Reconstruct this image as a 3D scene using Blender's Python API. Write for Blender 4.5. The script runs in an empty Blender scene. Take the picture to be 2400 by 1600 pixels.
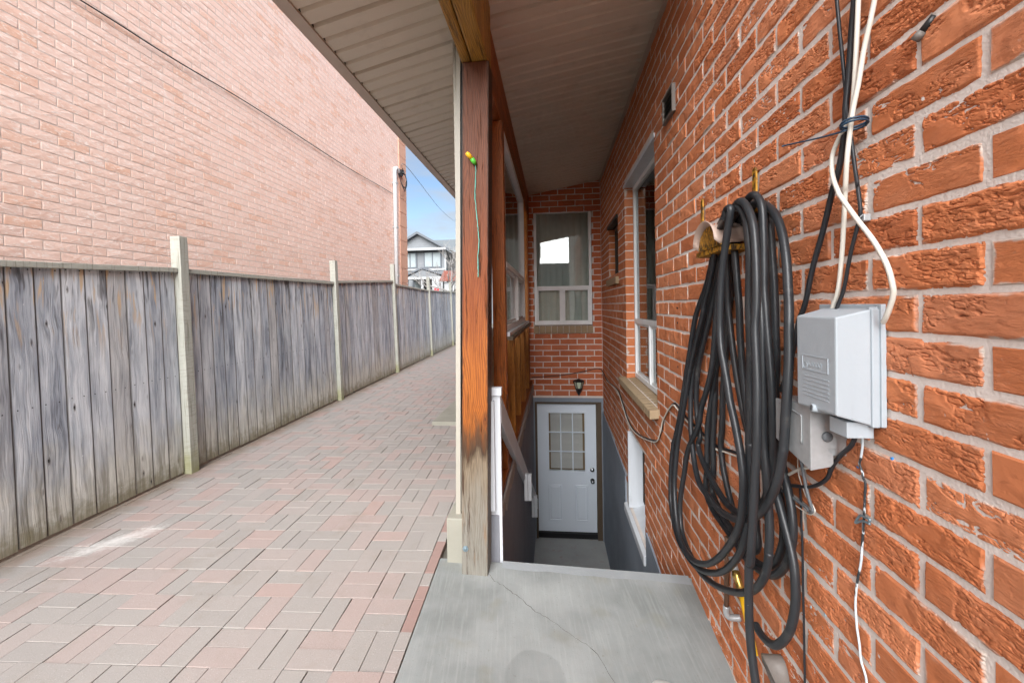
import bpy, bmesh, math, random
import numpy as np
from mathutils import Matrix, Vector

# ------------------------------------------------------------------ camera, sky, sun, exposure
SC = bpy.context.scene
COL = SC.collection
CAM_POS = Vector((0.0, 0.0, 1.45))
cam_d = bpy.data.cameras.new('camera')
cam = bpy.data.objects.new('camera', cam_d)
COL.objects.link(cam)
SC.camera = cam
cam_d.sensor_width = 36.0
cam_d.lens = 975.46 / 2400 * 36.0
cam_d.shift_y = -72.1 / 2400
cam_d.clip_start = 0.03
cam_d.clip_end = 2000
C_R = Vector((0.99489548, 0.09955289, -0.01649839))
C_U = Vector((0.01539986, 0.01179312, 0.99981187))
C_F = Vector((-0.09972873, 0.99496238, -0.01019982))
cam.matrix_world = Matrix(((C_R.x, C_U.x, -C_F.x, CAM_POS.x), (C_R.y, C_U.y, -C_F.y, CAM_POS.y),
                           (C_R.z, C_U.z, -C_F.z, CAM_POS.z), (0, 0, 0, 1)))

TO_SUN = Vector((0.07, -0.83, 0.55)).normalized()
sun_el = math.asin(TO_SUN.z)
sun_az = math.atan2(TO_SUN.x, TO_SUN.y)

world = bpy.data.worlds.new('World')
SC.world = world
world.use_nodes = True
wn = world.node_tree
wn.nodes.clear()
def wnode(t, **k):
    n = wn.nodes.new(t)
    for a, b in k.items(): setattr(n, a, b)
    return n
sky = wnode('ShaderNodeTexSky', sky_type='NISHITA', sun_disc=False)
sky.sun_elevation = sun_el
sky.sun_rotation = sun_az
sky.altitude = 0
sky.air_density = 1.0
sky.dust_density = 0.4
sky.ozone_density = 1.5
tc = wnode('ShaderNodeTexCoord')
mp = wnode('ShaderNodeMapping'); mp.inputs['Scale'].default_value = (1.0, 1.0, 3.2)
cn = wnode('ShaderNodeTexNoise'); cn.inputs['Scale'].default_value = 2.3; cn.inputs['Detail'].default_value = 7; cn.inputs['Roughness'].default_value = 0.55
cr = wnode('ShaderNodeValToRGB')
cr.color_ramp.elements[0].position = 0.44; cr.color_ramp.elements[1].position = 0.62
mx = wnode('ShaderNodeMix', data_type='RGBA')
cloud = wnode('ShaderNodeRGB'); cloud.outputs[0].default_value = (3.6, 3.75, 3.95, 1)
bg = wnode('ShaderNodeBackground'); bg.inputs['Strength'].default_value = 0.06
wo = wnode('ShaderNodeOutputWorld')
L = wn.links.new
L(tc.outputs['Generated'], mp.inputs['Vector']); L(mp.outputs['Vector'], cn.inputs['Vector'])
L(cn.outputs['Fac'], cr.inputs['Fac']); L(cr.outputs['Color'], mx.inputs['Factor'])
L(sky.outputs['Color'], mx.inputs[6]); L(cloud.outputs[0], mx.inputs[7])
L(mx.outputs[2], bg.inputs['Color']); L(bg.outputs[0], wo.inputs['Surface'])

sun_d = bpy.data.lights.new('sun', 'SUN')
sun_d.energy = 5.0
sun_d.angle = math.radians(62)
sun_d.color = (1.0, 0.985, 0.965)
sun = bpy.data.objects.new('sun', sun_d)
COL.objects.link(sun)
sun.rotation_euler = TO_SUN.to_track_quat('Z', 'Y').to_euler()

SC.view_settings.view_transform = 'Standard'
SC.view_settings.look = 'None'
SC.view_settings.exposure = 1.52
SC.view_settings.gamma = 1.0
SC.render.engine = 'CYCLES'
SC.cycles.use_denoising = True
SC.cycles.max_bounces = 7
SC.cycles.diffuse_bounces = 5
SC.cycles.use_adaptive_sampling = True
SC.cycles.adaptive_threshold = 0.03
SC.cycles.caustics_reflective = False
SC.cycles.caustics_refractive = False
SC.cycles.glossy_bounces = 4
SC.cycles.transparent_max_bounces = 12
SC.cycles.sample_clamp_indirect = 8.0

def px(p):
    """pixel (in a 2400 wide frame) and depth of a point: only used to rank pieces by how large they show"""
    v = Vector(p) - CAM_POS
    d = v.dot(C_F)
    if d < 0.05: return None
    return (1200 + 975.46 * v.dot(C_R) / d, 727.9 - 975.46 * v.dot(C_U) / d, d)

# ------------------------------------------------------------------ mesh helpers
random.seed(7)
class MB:
    def __init__(s): s.v = []; s.f = []; s.m = []; s.uv = []
    def face(s, idx, mi=0): s.f.append(tuple(idx)); s.m.append(mi)
    def add(s, vs, fs, mi=0):
        o = len(s.v); s.v += [tuple(p) for p in vs]
        for f in fs: s.face([o + i for i in f], mi)
        return s
    def hexa(s, p, mi=0):
        return s.add(p, [(0, 3, 2, 1), (4, 5, 6, 7), (0, 1, 5, 4), (1, 2, 6, 5), (2, 3, 7, 6), (3, 0, 4, 7)], mi)
    def box(s, x0, x1, y0, y1, z0, z1, mi=0):
        return s.hexa([(x0, y0, z0), (x1, y0, z0), (x1, y1, z0), (x0, y1, z0), (x0, y0, z1), (x1, y0, z1), (x1, y1, z1), (x0, y1, z1)], mi)
    def prism(s, poly, axis, a, b, mi=0):
        """poly: list of 2D points in the plane normal to axis"""
        n = len(poly)
        def P(q, t):
            return {'X': (t, q[0], q[1]), 'Y': (q[0], t, q[1]), 'Z': (q[0], q[1], t)}[axis]
        vs = [P(q, a) for q in poly] + [P(q, b) for q in poly]
        fs = [tuple(range(n))[::-1], tuple(range(n, 2 * n))] + [(i, (i + 1) % n, n + (i + 1) % n, n + i) for i in range(n)]
        return s.add(vs, fs, mi)
    def tube(s, pts, r, n=8, mi=0, cap=True):
        pts = [Vector(p) for p in pts]
        rr = r if isinstance(r, (list, tuple)) else [r] * len(pts)
        o = len(s.v); prev = None
        for i, p in enumerate(pts):
            t = (pts[min(i + 1, len(pts) - 1)] - pts[max(i - 1, 0)])
            if t.length < 1e-9: t = Vector((0, 0, 1))
            t.normalize()
            if prev is None:
                a = Vector((0, 0, 1)) if abs(t.z) < .9 else Vector((1, 0, 0))
                u = t.cross(a).normalized()
            else:
                u = (prev - t * prev.dot(t))
                u = u.normalized() if u.length > 1e-6 else t.orthogonal().normalized()
            prev = u; w = t.cross(u)
            for k in range(n):
                a = 2 * math.pi * k / n
                s.v.append(tuple(p + (u * math.cos(a) + w * math.sin(a)) * rr[i]))
        for i in range(len(pts) - 1):
            for k in range(n):
                a = o + i * n + k; b = o + i * n + (k + 1) % n
                s.face((a, b, b + n, a + n), mi)
        if cap:
            s.face([o + k for k in range(n)][::-1], mi); e = o + (len(pts) - 1) * n
            s.face([e + k for k in range(n)], mi)
        return s
    def cyl(s, a, b, r, n=16, mi=0): return s.tube([a, b], r, n, mi)
    def lathe(s, c, prof, n=20, mi=0, axis='Z'):
        """prof: (radius, height) pairs along axis from c"""
        o = len(s.v); c = Vector(c)
        for r, h in prof:
            for k in range(n):
                a = 2 * math.pi * k / n
                q = {'Z': (r * math.cos(a), r * math.sin(a), h), 'X': (h, r * math.cos(a), r * math.sin(a)), 'Y': (r * math.cos(a), h, r * math.sin(a))}[axis]
                s.v.append(tuple(c + Vector(q)))
        for i in range(len(prof) - 1):
            for k in range(n):
                s.face((o + i * n + k, o + i * n + (k + 1) % n, o + (i + 1) * n + (k + 1) % n, o + (i + 1) * n + k), mi)
        s.face([o + k for k in range(n)][::-1], mi); e = o + (len(prof) - 1) * n
        s.face([e + k for k in range(n)], mi)
        return s
    def mesh(s, name, mats, smooth=False, bevel=0, fix=True):
        me = bpy.data.meshes.new(name)
        me.from_pydata(s.v, [], s.f)
        for m in (mats if isinstance(mats, (list, tuple)) else [mats]): me.materials.append(m)
        me.polygons.foreach_set('material_index', s.m)
        if bevel or fix:
            bm = bmesh.new(); bm.from_mesh(me)
            if fix: bmesh.ops.recalc_face_normals(bm, faces=bm.faces)
            if bevel:
                es = [e for e in bm.edges if len(e.link_faces) == 2 and e.calc_face_angle(0) > 0.5]
                bmesh.ops.bevel(bm, geom=es, offset=bevel, segments=2, profile=0.6, affect='EDGES', clamp_overlap=True)
            bm.to_mesh(me); bm.free()
        if smooth: me.polygons.foreach_set('use_smooth', [True] * len(me.polygons))
        me.update()
        return me
    def build(s, name, mats, parent=None, smooth=False, bevel=0, fix=True, loc=None):
        return link(name, s.mesh(name, mats, smooth, bevel, fix), parent, loc)

def link(name, me, parent=None, loc=None, rot=None):
    o = bpy.data.objects.new(name, me)
    COL.objects.link(o)
    if loc is not None: o.location = loc
    if rot is not None: o.rotation_euler = rot
    if parent is not None:
        o.parent = parent
        o.matrix_parent_inverse = WINV[parent.name]
    WINV[o.name] = (Matrix.Translation(Vector(o.location)) @ o.rotation_euler.to_matrix().to_4x4()).inverted()
    return o
WINV = {}
def tag(o, label=None, cat=None, group=None, kind=None):
    if label: o['label'] = label
    if cat: o['category'] = cat
    if group: o['group'] = group
    if kind: o['kind'] = kind
    return o
def thing(name, label, cat, loc=(0, 0, 0), group=None):
    return tag(link(name, None, None, loc), label, cat, group)
def holder(name, parent, loc=(0, 0, 0)):
    return link(name, None, parent, loc)
def struct(name, mb, m, smooth=False, bevel=0, **k):
    return tag(mb.build(name, m, None, smooth, bevel, **k), kind='structure')
def smooth_path(pts, sub=6):
    """Catmull-Rom through the points"""
    P = [Vector(p) for p in pts]; out = []
    for i in range(len(P) - 1):
        p0 = P[max(i - 1, 0)]; p1 = P[i]; p2 = P[i + 1]; p3 = P[min(i + 2, len(P) - 1)]
        for k in range(sub):
            t = k / sub
            out.append(0.5 * ((2 * p1) + (-p0 + p2) * t + (2 * p0 - 5 * p1 + 4 * p2 - p3) * t * t + (-p0 + 3 * p1 - 3 * p2 + p3) * t ** 3))
    out.append(P[-1])
    return out

# ------------------------------------------------------------------ material helpers
class NT:
    def __init__(s, name):
        s.m = bpy.data.materials.new(name); s.m.use_nodes = True
        s.t = s.m.node_tree; s.t.nodes.clear()
        s.out = s.n('ShaderNodeOutputMaterial')
        s.b = s.n('ShaderNodeBsdfPrincipled')
        s.t.links.new(s.b.outputs[0], s.out.inputs[0])
    def n(s, t, **k):
        nd = s.t.nodes.new(t)
        for a, b in k.items(): setattr(nd, a, b)
        return nd
    def put(s, sock, v):
        if isinstance(v, bpy.types.NodeSocket): s.t.links.new(v, sock)
        elif v is not None:
            try: sock.default_value = v
            except Exception: sock.default_value = (v[0], v[1], v[2], 1)
    def math(s, op, a, b=None, c=None, clamp=False):
        nd = s.n('ShaderNodeMath', operation=op, use_clamp=clamp)
        for i, v in enumerate((a, b, c)):
            if v is not None: s.put(nd.inputs[i], v)
        return nd.outputs[0]
    def vmath(s, op, a, b=None):
        nd = s.n('ShaderNodeVectorMath', operation=op)
        s.put(nd.inputs[0], a)
        if b is not None: s.put(nd.inputs[1], b)
        return nd.outputs[0]
    def scale(s, v, sc): return s.vmath('MULTIPLY', v, sc)
    def sep(s, v):
        nd = s.n('ShaderNodeSeparateXYZ'); s.put(nd.inputs[0], v); return nd.outputs
    def comb(s, x=0., y=0., z=0.):
        nd = s.n('ShaderNodeCombineXYZ')
        for i, v in enumerate((x, y, z)): s.put(nd.inputs[i], v)
        return nd.outputs[0]
    def noise(s, v, sc=5., det=4., rough=.55, dist=0., out='Fac'):
        nd = s.n('ShaderNodeTexNoise'); s.put(nd.inputs['Vector'], v)
        nd.inputs['Scale'].default_value = sc; nd.inputs['Detail'].default_value = det
        nd.inputs['Roughness'].default_value = rough; nd.inputs['Distortion'].default_value = dist
        return nd.outputs[out]
    def voro(s, v, sc=5., feature='F1', out='Distance', rnd=1.):
        nd = s.n('ShaderNodeTexVoronoi', feature=feature); s.put(nd.inputs['Vector'], v)
        nd.inputs['Scale'].default_value = sc; nd.inputs['Randomness'].default_value = rnd
        return nd.outputs[out]
    def ramp(s, f, stops, mode='LINEAR'):
        nd = s.n('ShaderNodeValToRGB'); s.put(nd.inputs[0], f); r = nd.color_ramp; r.interpolation = mode
        while len(r.elements) > 1: r.elements.remove(r.elements[-1])
        for i, (p, c) in enumerate(stops):
            e = r.elements[0] if i == 0 else r.elements.new(p)
            e.position = p; e.color = (c, c, c, 1) if not isinstance(c, (tuple, list)) else (c[0], c[1], c[2], 1)
        return nd.outputs[0]
    def mixc(s, f, a, b, mode='MIX'):
        nd = s.n('ShaderNodeMix', data_type='RGBA', blend_type=mode)
        s.put(nd.inputs[0], f); s.put(nd.inputs[6], a if isinstance(a, bpy.types.NodeSocket) else (a[0], a[1], a[2], 1))
        s.put(nd.inputs[7], b if isinstance(b, bpy.types.NodeSocket) else (b[0], b[1], b[2], 1))
        return nd.outputs[2]
    def step(s, v, a, b):
        nd = s.n('ShaderNodeMapRange', interpolation_type='SMOOTHSTEP'); s.put(nd.inputs[0], v)
        nd.inputs[1].default_value = a; nd.inputs[2].default_value = b
        return nd.outputs[0]
    def geo(s, o): return s.n('ShaderNodeNewGeometry').outputs[o]
    def obj(s): return s.n('ShaderNodeTexCoord').outputs['Object']
    def uv(s): return s.n('ShaderNodeUVMap').outputs[0]
    def orand(s): return s.n('ShaderNodeObjectInfo').outputs['Random']
    def rnd(s):
        return s.math('FRACT', s.math('ADD', s.math('MULTIPLY', s.orand(), 7.31), s.math('MULTIPLY', s.geo('Random Per Island'), 3.17)))
    def bump(s, h, strength=.4, dist=.01):
        nd = s.n('ShaderNodeBump'); s.put(nd.inputs['Height'], h)
        nd.inputs['Strength'].default_value = strength; nd.inputs['Distance'].default_value = dist
        s.t.links.new(nd.outputs[0], s.b.inputs['Normal'])
    def fin(s, col=None, rough=None, metal=None, spec=None):
        if col is not None: s.put(s.b.inputs['Base Color'], col if isinstance(col, bpy.types.NodeSocket) else (col[0], col[1], col[2], 1))
        if rough is not None: s.put(s.b.inputs['Roughness'], rough)
        if metal is not None: s.put(s.b.inputs['Metallic'], metal)
        if spec is not None: s.b.inputs['Specular IOR Level'].default_value = spec
        return s.m

def mat_red_brick(L_, H_, name='red_brick', tint=(1, 1, 1)):
    t = NT(name); uv = t.uv(); r = t.rnd(); u, v, _ = t.sep(uv)
    co = t.comb(u, v, t.math('MULTIPLY', r, 37.))
    big = t.noise(t.scale(co, (1, 1.6, 1)), 11, 3, .6)
    fine = t.noise(t.scale(co, (1, 2.2, 1)), 42, 7, .62, .6)
    T_ = lambda c: tuple(c[i] * tint[i] for i in range(3))
    col = t.ramp(r, [(0, T_((.46, .142, .056))), (.25, T_((.56, .190, .078))), (.5, T_((.51, .166, .066))), (.75, T_((.59, .218, .100))), (1, T_((.54, .198, .096)))])
    col = t.mixc(t.math('MULTIPLY', t.step(big, .45, .75), .35), col, T_((.62, .260, .140)))
    col = t.mixc(t.math('MULTIPLY', t.step(fine, .45, .30), .40), col, (.28, .080, .036))
    col = t.mixc(t.math('MULTIPLY', t.step(t.geo('Pointiness'), .49, .43), .8), col, (.13, .040, .020))
    col = t.mixc(t.math('MULTIPLY', t.step(t.noise(co, 90, 2, .5), .66, .78), .45), col, (.60, .30, .19))
    pw_ = t.geo('Position')
    col = t.mixc(t.math('MULTIPLY', t.step(t.noise(t.scale(pw_, (1, 1, .45)), 2.6, 5, .65), .55, .72), .28), col, (.26, .095, .055))
    col = t.mixc(t.step(t.noise(pw_, 34, 2, .5), .745, .775), col, (.62, .56, .52))
    # mortar smeared over the arrises
    e = t.math('MINIMUM', t.math('MINIMUM', u, t.math('SUBTRACT', L_, u)), t.math('MINIMUM', v, t.math('SUBTRACT', H_, v)))
    sm = t.noise(co, 26, 4, .6)
    m = t.math('MULTIPLY', t.step(t.math('ADD', e, t.math('MULTIPLY', sm, -.022)), -.004, -.0095), t.step(t.noise(co, 7, 2), .50, .62), clamp=True)
    col = t.mixc(m, col, (.58, .50, .44))
    smooth_ = t.step(t.noise(co, 8, 2, .5), .62, .50)
    ridge = t.noise(t.comb(t.math('MULTIPLY', t.math('ADD', u, t.math('MULTIPLY', v, .35)), .55), t.math('MULTIPLY', v, 1.9), t.math('MULTIPLY', r, 37.)), 40, 6, .70, 1.1)
    h = t.math('ADD', t.math('MULTIPLY', t.math('MULTIPLY', ridge, smooth_), 1.0), t.math('MULTIPLY', t.noise(co, 160, 3, .6), .10))
    t.bump(h, .8, .008)
    return t.fin(col, .88, spec=.25)

def mat_mortar(name='mortar', c=(.70, .63, .585)):
    t = NT(name); p = t.geo('Position')
    col = t.mixc(t.noise(p, 9, 4), (c[0] * .8, c[1] * .8, c[2] * .8), (c[0] * 1.15, c[1] * 1.15, c[2] * 1.15))
    col = t.mixc(t.math('MULTIPLY', t.step(t.noise(p, 60, 3), .60, .76), .22), col, (c[0] * .6, c[1] * .55, c[2] * .5))
    t.bump(t.noise(p, 130, 4), .5, .004)
    return t.fin(col, .95, spec=.2)

def mat_pink_brick():
    t = NT('pink_brick'); uv = t.uv(); r = t.rnd(); u, v, _ = t.sep(uv)
    co = t.comb(u, v, t.math('MULTIPLY', r, 53.))
    col = t.ramp(r, [(0, (.78, .555, .465)), (.4, (.82, .62, .54)), (.8, (.80, .585, .50)), (.92, (.76, .49, .375)), (1, (.73, .54, .47))])
    wv = t.noise(t.comb(t.math('MULTIPLY', u, .75), t.math('MULTIPLY', v, 1.8), t.math('MULTIPLY', r, 53.)), 26, 5, .62, 1.3)
    col = t.mixc(t.math('MULTIPLY', t.step(wv, .50, .66), .75), col, (.90, .81, .76))
    col = t.mixc(t.math('MULTIPLY', t.step(wv, .42, .30), .55), col, (.68, .40, .28))
    t.bump(wv, .25, .004)
    return t.fin(col, .9, spec=.2)

def mat_paver():
    t = NT('paver'); p = t.geo('Position'); r = t.rnd()
    col = t.ramp(r, [(0, (.285, .266, .252)), (.40, (.305, .285, .268)), (.58, (.318, .285, .268)), (.72, (.338, .276, .258)), (.93, (.345, .268, .248)), (1, (.365, .258, .232))])
    col = t.mixc(t.math('MULTIPLY', t.noise(p, 7, 4), .5), col, (.308, .280, .260))
    col = t.mixc(t.math('MULTIPLY', t.step(t.noise(p, 260, 2, .5), .60, .75), .35), col, (.62, .58, .54))
    col = t.mixc(t.math('MULTIPLY', t.step(t.noise(p, 190, 2, .5), .42, .30), .30), col, (.18, .15, .13))
    # worn, dusty drifts and the white spill beside the fence
    x, y, z = t.sep(p)
    ax = t.math('ADD', t.math('MULTIPLY', t.math('ADD', x, 2.80), .62), t.math('MULTIPLY', t.math('SUBTRACT', y, 2.36), .78))
    bx = t.math('SUBTRACT', t.math('MULTIPLY', t.math('ADD', x, 2.80), .78), t.math('MULTIPLY', t.math('SUBTRACT', y, 2.36), .62))
    d = t.math('SQRT', t.math('ADD', t.math('POWER', t.math('MULTIPLY', ax, 1.7), 2.), t.math('POWER', t.math('MULTIPLY', bx, 4.6), 2.)))
    sn = t.math('ADD', t.math('MULTIPLY', t.noise(t.comb(t.math('MULTIPLY', ax, .45), bx, 0.), 17, 6, .72), .6), t.math('MULTIPLY', t.noise(p, 46, 5, .7), .4))
    sp = t.math('MULTIPLY', t.step(t.math('SUBTRACT', d, t.math('MULTIPLY', sn, 1.9)), -.36, -1.0), .55, clamp=True)
    col = t.mixc(sp, col, (.74, .72, .70))
    col = t.mixc(t.math('MULTIPLY', t.step(t.noise(p, 3.1, 6, .7), .52, .70), .30), col, (.22, .185, .15))
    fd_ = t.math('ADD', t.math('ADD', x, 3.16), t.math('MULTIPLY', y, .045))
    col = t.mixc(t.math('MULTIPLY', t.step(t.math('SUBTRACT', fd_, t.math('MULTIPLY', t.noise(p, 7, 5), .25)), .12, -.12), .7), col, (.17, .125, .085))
    t.bump(t.math('ADD', t.noise(p, 240, 3), t.math('MULTIPLY', t.noise(p, 14, 2), .6)), .35, .004)
    return t.fin(col, .9, spec=.25)

def mat_sand():
    t = NT('joint_sand'); p = t.geo('Position')
    col = t.mixc(t.noise(p, 30, 5), (.15, .12, .095), (.30, .255, .21))
    t.bump(t.noise(p, 200, 4), .6, .005)
    return t.fin(col, .98, spec=.1)

def mat_concrete():
    t = NT('brushed_concrete'); p = t.geo('Position'); x, y, z = t.sep(p)
    big = t.math('ADD', t.math('MULTIPLY', t.noise(p, 2.2, 5, .6), .6), t.math('MULTIPLY', t.noise(p, .9, 2, .5), .5))
    col = t.mixc(t.step(big, .36, .72), (.172, .186, .182), (.31, .326, .322))
    br = t.noise(t.comb(t.math('MULTIPLY', t.math('ADD', x, t.math('MULTIPLY', y, .12)), 9.), t.math('MULTIPLY', y, .5), 0.), 9, 3, .6)
    col = t.mixc(t.math('MULTIPLY', t.step(br, .45, .75), .30), col, (.37, .39, .375))
    col = t.mixc(t.math('MULTIPLY', t.step(t.noise(p, 5, 3), .56, .72), .40), col, (.21, .205, .165))
    col = t.mixc(t.math('MULTIPLY', t.step(t.noise(p, 45, 2), .70, .78), .5), col, (.20, .19, .17))
    # cast shadow of a head and shoulders, painted into the slab colour
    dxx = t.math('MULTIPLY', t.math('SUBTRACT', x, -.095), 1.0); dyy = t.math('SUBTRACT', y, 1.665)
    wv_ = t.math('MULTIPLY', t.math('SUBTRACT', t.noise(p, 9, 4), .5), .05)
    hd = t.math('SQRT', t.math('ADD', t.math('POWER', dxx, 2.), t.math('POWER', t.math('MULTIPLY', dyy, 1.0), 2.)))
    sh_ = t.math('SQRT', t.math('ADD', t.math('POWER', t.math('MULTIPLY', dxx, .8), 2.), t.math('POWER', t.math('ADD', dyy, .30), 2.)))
    cast_shadow = t.math('MAXIMUM', t.step(t.math('ADD', hd, wv_), .128, .116), t.step(t.math('ADD', sh_, wv_), .25, .235))
    col = t.mixc(t.math('MULTIPLY', cast_shadow, .26), col, (.14, .15, .148))
    col = t.mixc(t.math('MULTIPLY', t.step(t.noise(p, 95, 3), .64, .72), .4), col, (.16, .155, .145))
    t.bump(t.math('ADD', t.math('MULTIPLY', br, .8), t.math('MULTIPLY', t.noise(p, 160, 3), .5)), .25, .004)
    return t.fin(col, .85, spec=.3)

def mat_plain(name, c, rough=.6, metal=0., var=.12, nsc=14, bumpd=.0, spec=.4):
    t = NT(name); p = t.obj()
    col = t.mixc(t.noise(p, nsc, 4), tuple(k * (1 - var) for k in c), tuple(min(1, k * (1 + var)) for k in c))
    if bumpd: t.bump(t.noise(p, nsc * 8, 4), .4, bumpd)
    return t.fin(col, rough, metal, spec)

def mat_fence_wood():
    t = NT('weathered_board'); p = t.obj(); r = t.orand(); x, y, z = t.sep(p)
    o = t.math('MULTIPLY', r, 91.)
    r2 = t.math('FRACT', t.math('MULTIPLY', r, 17.7)); r3 = t.math('FRACT', t.math('MULTIPLY', r, 41.3))
    # grain bends round the knots
    kv = t.comb(t.math('MULTIPLY', y, 1.5), t.math('MULTIPLY', z, .55), o)
    kd = t.voro(kv, 7.5)
    bend = t.math('MULTIPLY', t.step(kd, .30, .03), .010)
    wob = t.math('MULTIPLY', t.noise(t.comb(y, t.math('MULTIPLY', z, .5), o), 5, 2), .05)
    yy = t.math('ADD', t.math('ADD', y, wob), bend)
    g = t.noise(t.comb(yy, t.math('MULTIPLY', z, .022), o), 150, 4, .62)
    mid = t.noise(t.comb(yy, t.math('MULTIPLY', z, .05), t.math('ADD', o, 3.)), 48, 4, .6)
    broad = t.noise(t.comb(yy, t.math('MULTIPLY', z, .16), t.math('ADD', o, 8.)), 13, 3, .55)
    tone = t.math('ADD', t.math('ADD', t.math('MULTIPLY', broad, .55), t.math('MULTIPLY', mid, .45)), t.math('MULTIPLY', t.math('SUBTRACT', r2, .5), .16))
    col = t.ramp(tone, [(.27, (.125, .138, .165)), (.40, (.29, .318, .37)), (.52, (.455, .488, .54)), (.66, (.67, .70, .74))])
    col = t.mixc(t.math('MULTIPLY', t.step(r3, .55, 1.), .55), col, t.mixc(.5, col, (.36, .29, .20)))
    col = t.mixc(t.math('MULTIPLY', t.step(g, .45, .30), .6), col, (.075, .072, .075))
    col = t.mixc(t.math('MULTIPLY', t.step(g, .58, .72), .35), col, (.66, .67, .68))
    top = t.step(z, .95, 1.70)
    st = t.noise(t.comb(yy, t.math('MULTIPLY', z, .10), t.math('ADD', o, 5.)), 27, 3, .55)
    col = t.mixc(t.math('MULTIPLY', t.math('MULTIPLY', t.step(st, .57, .68), top), .85), col, (.60, .43, .26))
    col = t.mixc(t.math('MULTIPLY', t.math('MULTIPLY', t.step(st, .46, .34), top), .75), col, (.060, .056, .058))
    n3 = t.noise(t.comb(t.math('ADD', y, o), t.math('MULTIPLY', z, .5), o), 9, 5, .6)
    foot = t.step(t.math('ADD', z, t.math('MULTIPLY', n3, .75)), 1.05, .45)
    col = t.mixc(t.math('MULTIPLY', foot, .70), col, t.mixc(t.step(mid, .35, .62), (.30, .275, .205), (.66, .64, .55)))
    n4 = t.noise(t.comb(t.math('ADD', y, o), z, o), 14, 5, .65)
    ft2 = t.step(t.math('ADD', z, t.math('MULTIPLY', n4, .34)), .36, .16)
    col = t.mixc(t.math('MULTIPLY', ft2, .65), col, (.175, .150, .070))
    ed = t.math('ABSOLUTE', y)
    col = t.mixc(t.math('MULTIPLY', t.step(ed, .0665, .0715), .8), col, (.07, .055, .045))
    col = t.mixc(t.math('MULTIPLY', t.step(kd, .16, .07), .5), col, (.12, .10, .09))
    col = t.mixc(t.step(kd, .070, .040), col, (.025, .021, .020))
    col = t.mixc(t.math('MULTIPLY', t.step(t.voro(t.comb(y, t.math('MULTIPLY', z, .8), t.math('ADD', o, 9.)), 13.), .055, .03), .8), col, (.70, .72, .74))
    t.bump(t.math('ADD', t.math('MULTIPLY', g, .8), t.math('MULTIPLY', t.step(kd, .14, .02), .9)), .7, .006)
    return t.fin(col, .82, spec=.2)

def mat_fence_post():
    t = NT('weathered_post'); p = t.obj(); x, y, z = t.sep(p); o = t.math('MULTIPLY', t.orand(), 50.)
    g = t.noise(t.comb(t.math('MULTIPLY', x, 1.), t.math('ADD', y, o), t.math('MULTIPLY', z, .04)), 70, 4, .6)
    b_ = t.noise(t.comb(x, t.math('ADD', y, o), t.math('MULTIPLY', z, .35)), 8, 4, .6)
    col = t.mixc(b_, (.29, .297, .262), (.47, .472, .425))
    col = t.mixc(t.math('MULTIPLY', t.step(g, .48, .32), .6), col, (.16, .155, .12))
    saw = t.noise(t.comb(t.math('MULTIPLY', x, .15), t.math('MULTIPLY', y, .15), t.math('ADD', z, o)), 85, 2, .5)
    col = t.mixc(t.math('MULTIPLY', t.step(saw, .48, .62), t.math('MULTIPLY', t.step(b_, .42, .6), .45)), col, (.26, .25, .21))
    al = t.step(t.math('ADD', z, t.math('MULTIPLY', t.noise(p, 9, 4), .5)), .62, .20)
    col = t.mixc(t.math('MULTIPLY', al, .7), col, (.24, .235, .085))
    t.bump(t.math('ADD', g, t.math('MULTIPLY', saw, .6)), .5, .004)
    return t.fin(col, .85, spec=.2)

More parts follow.
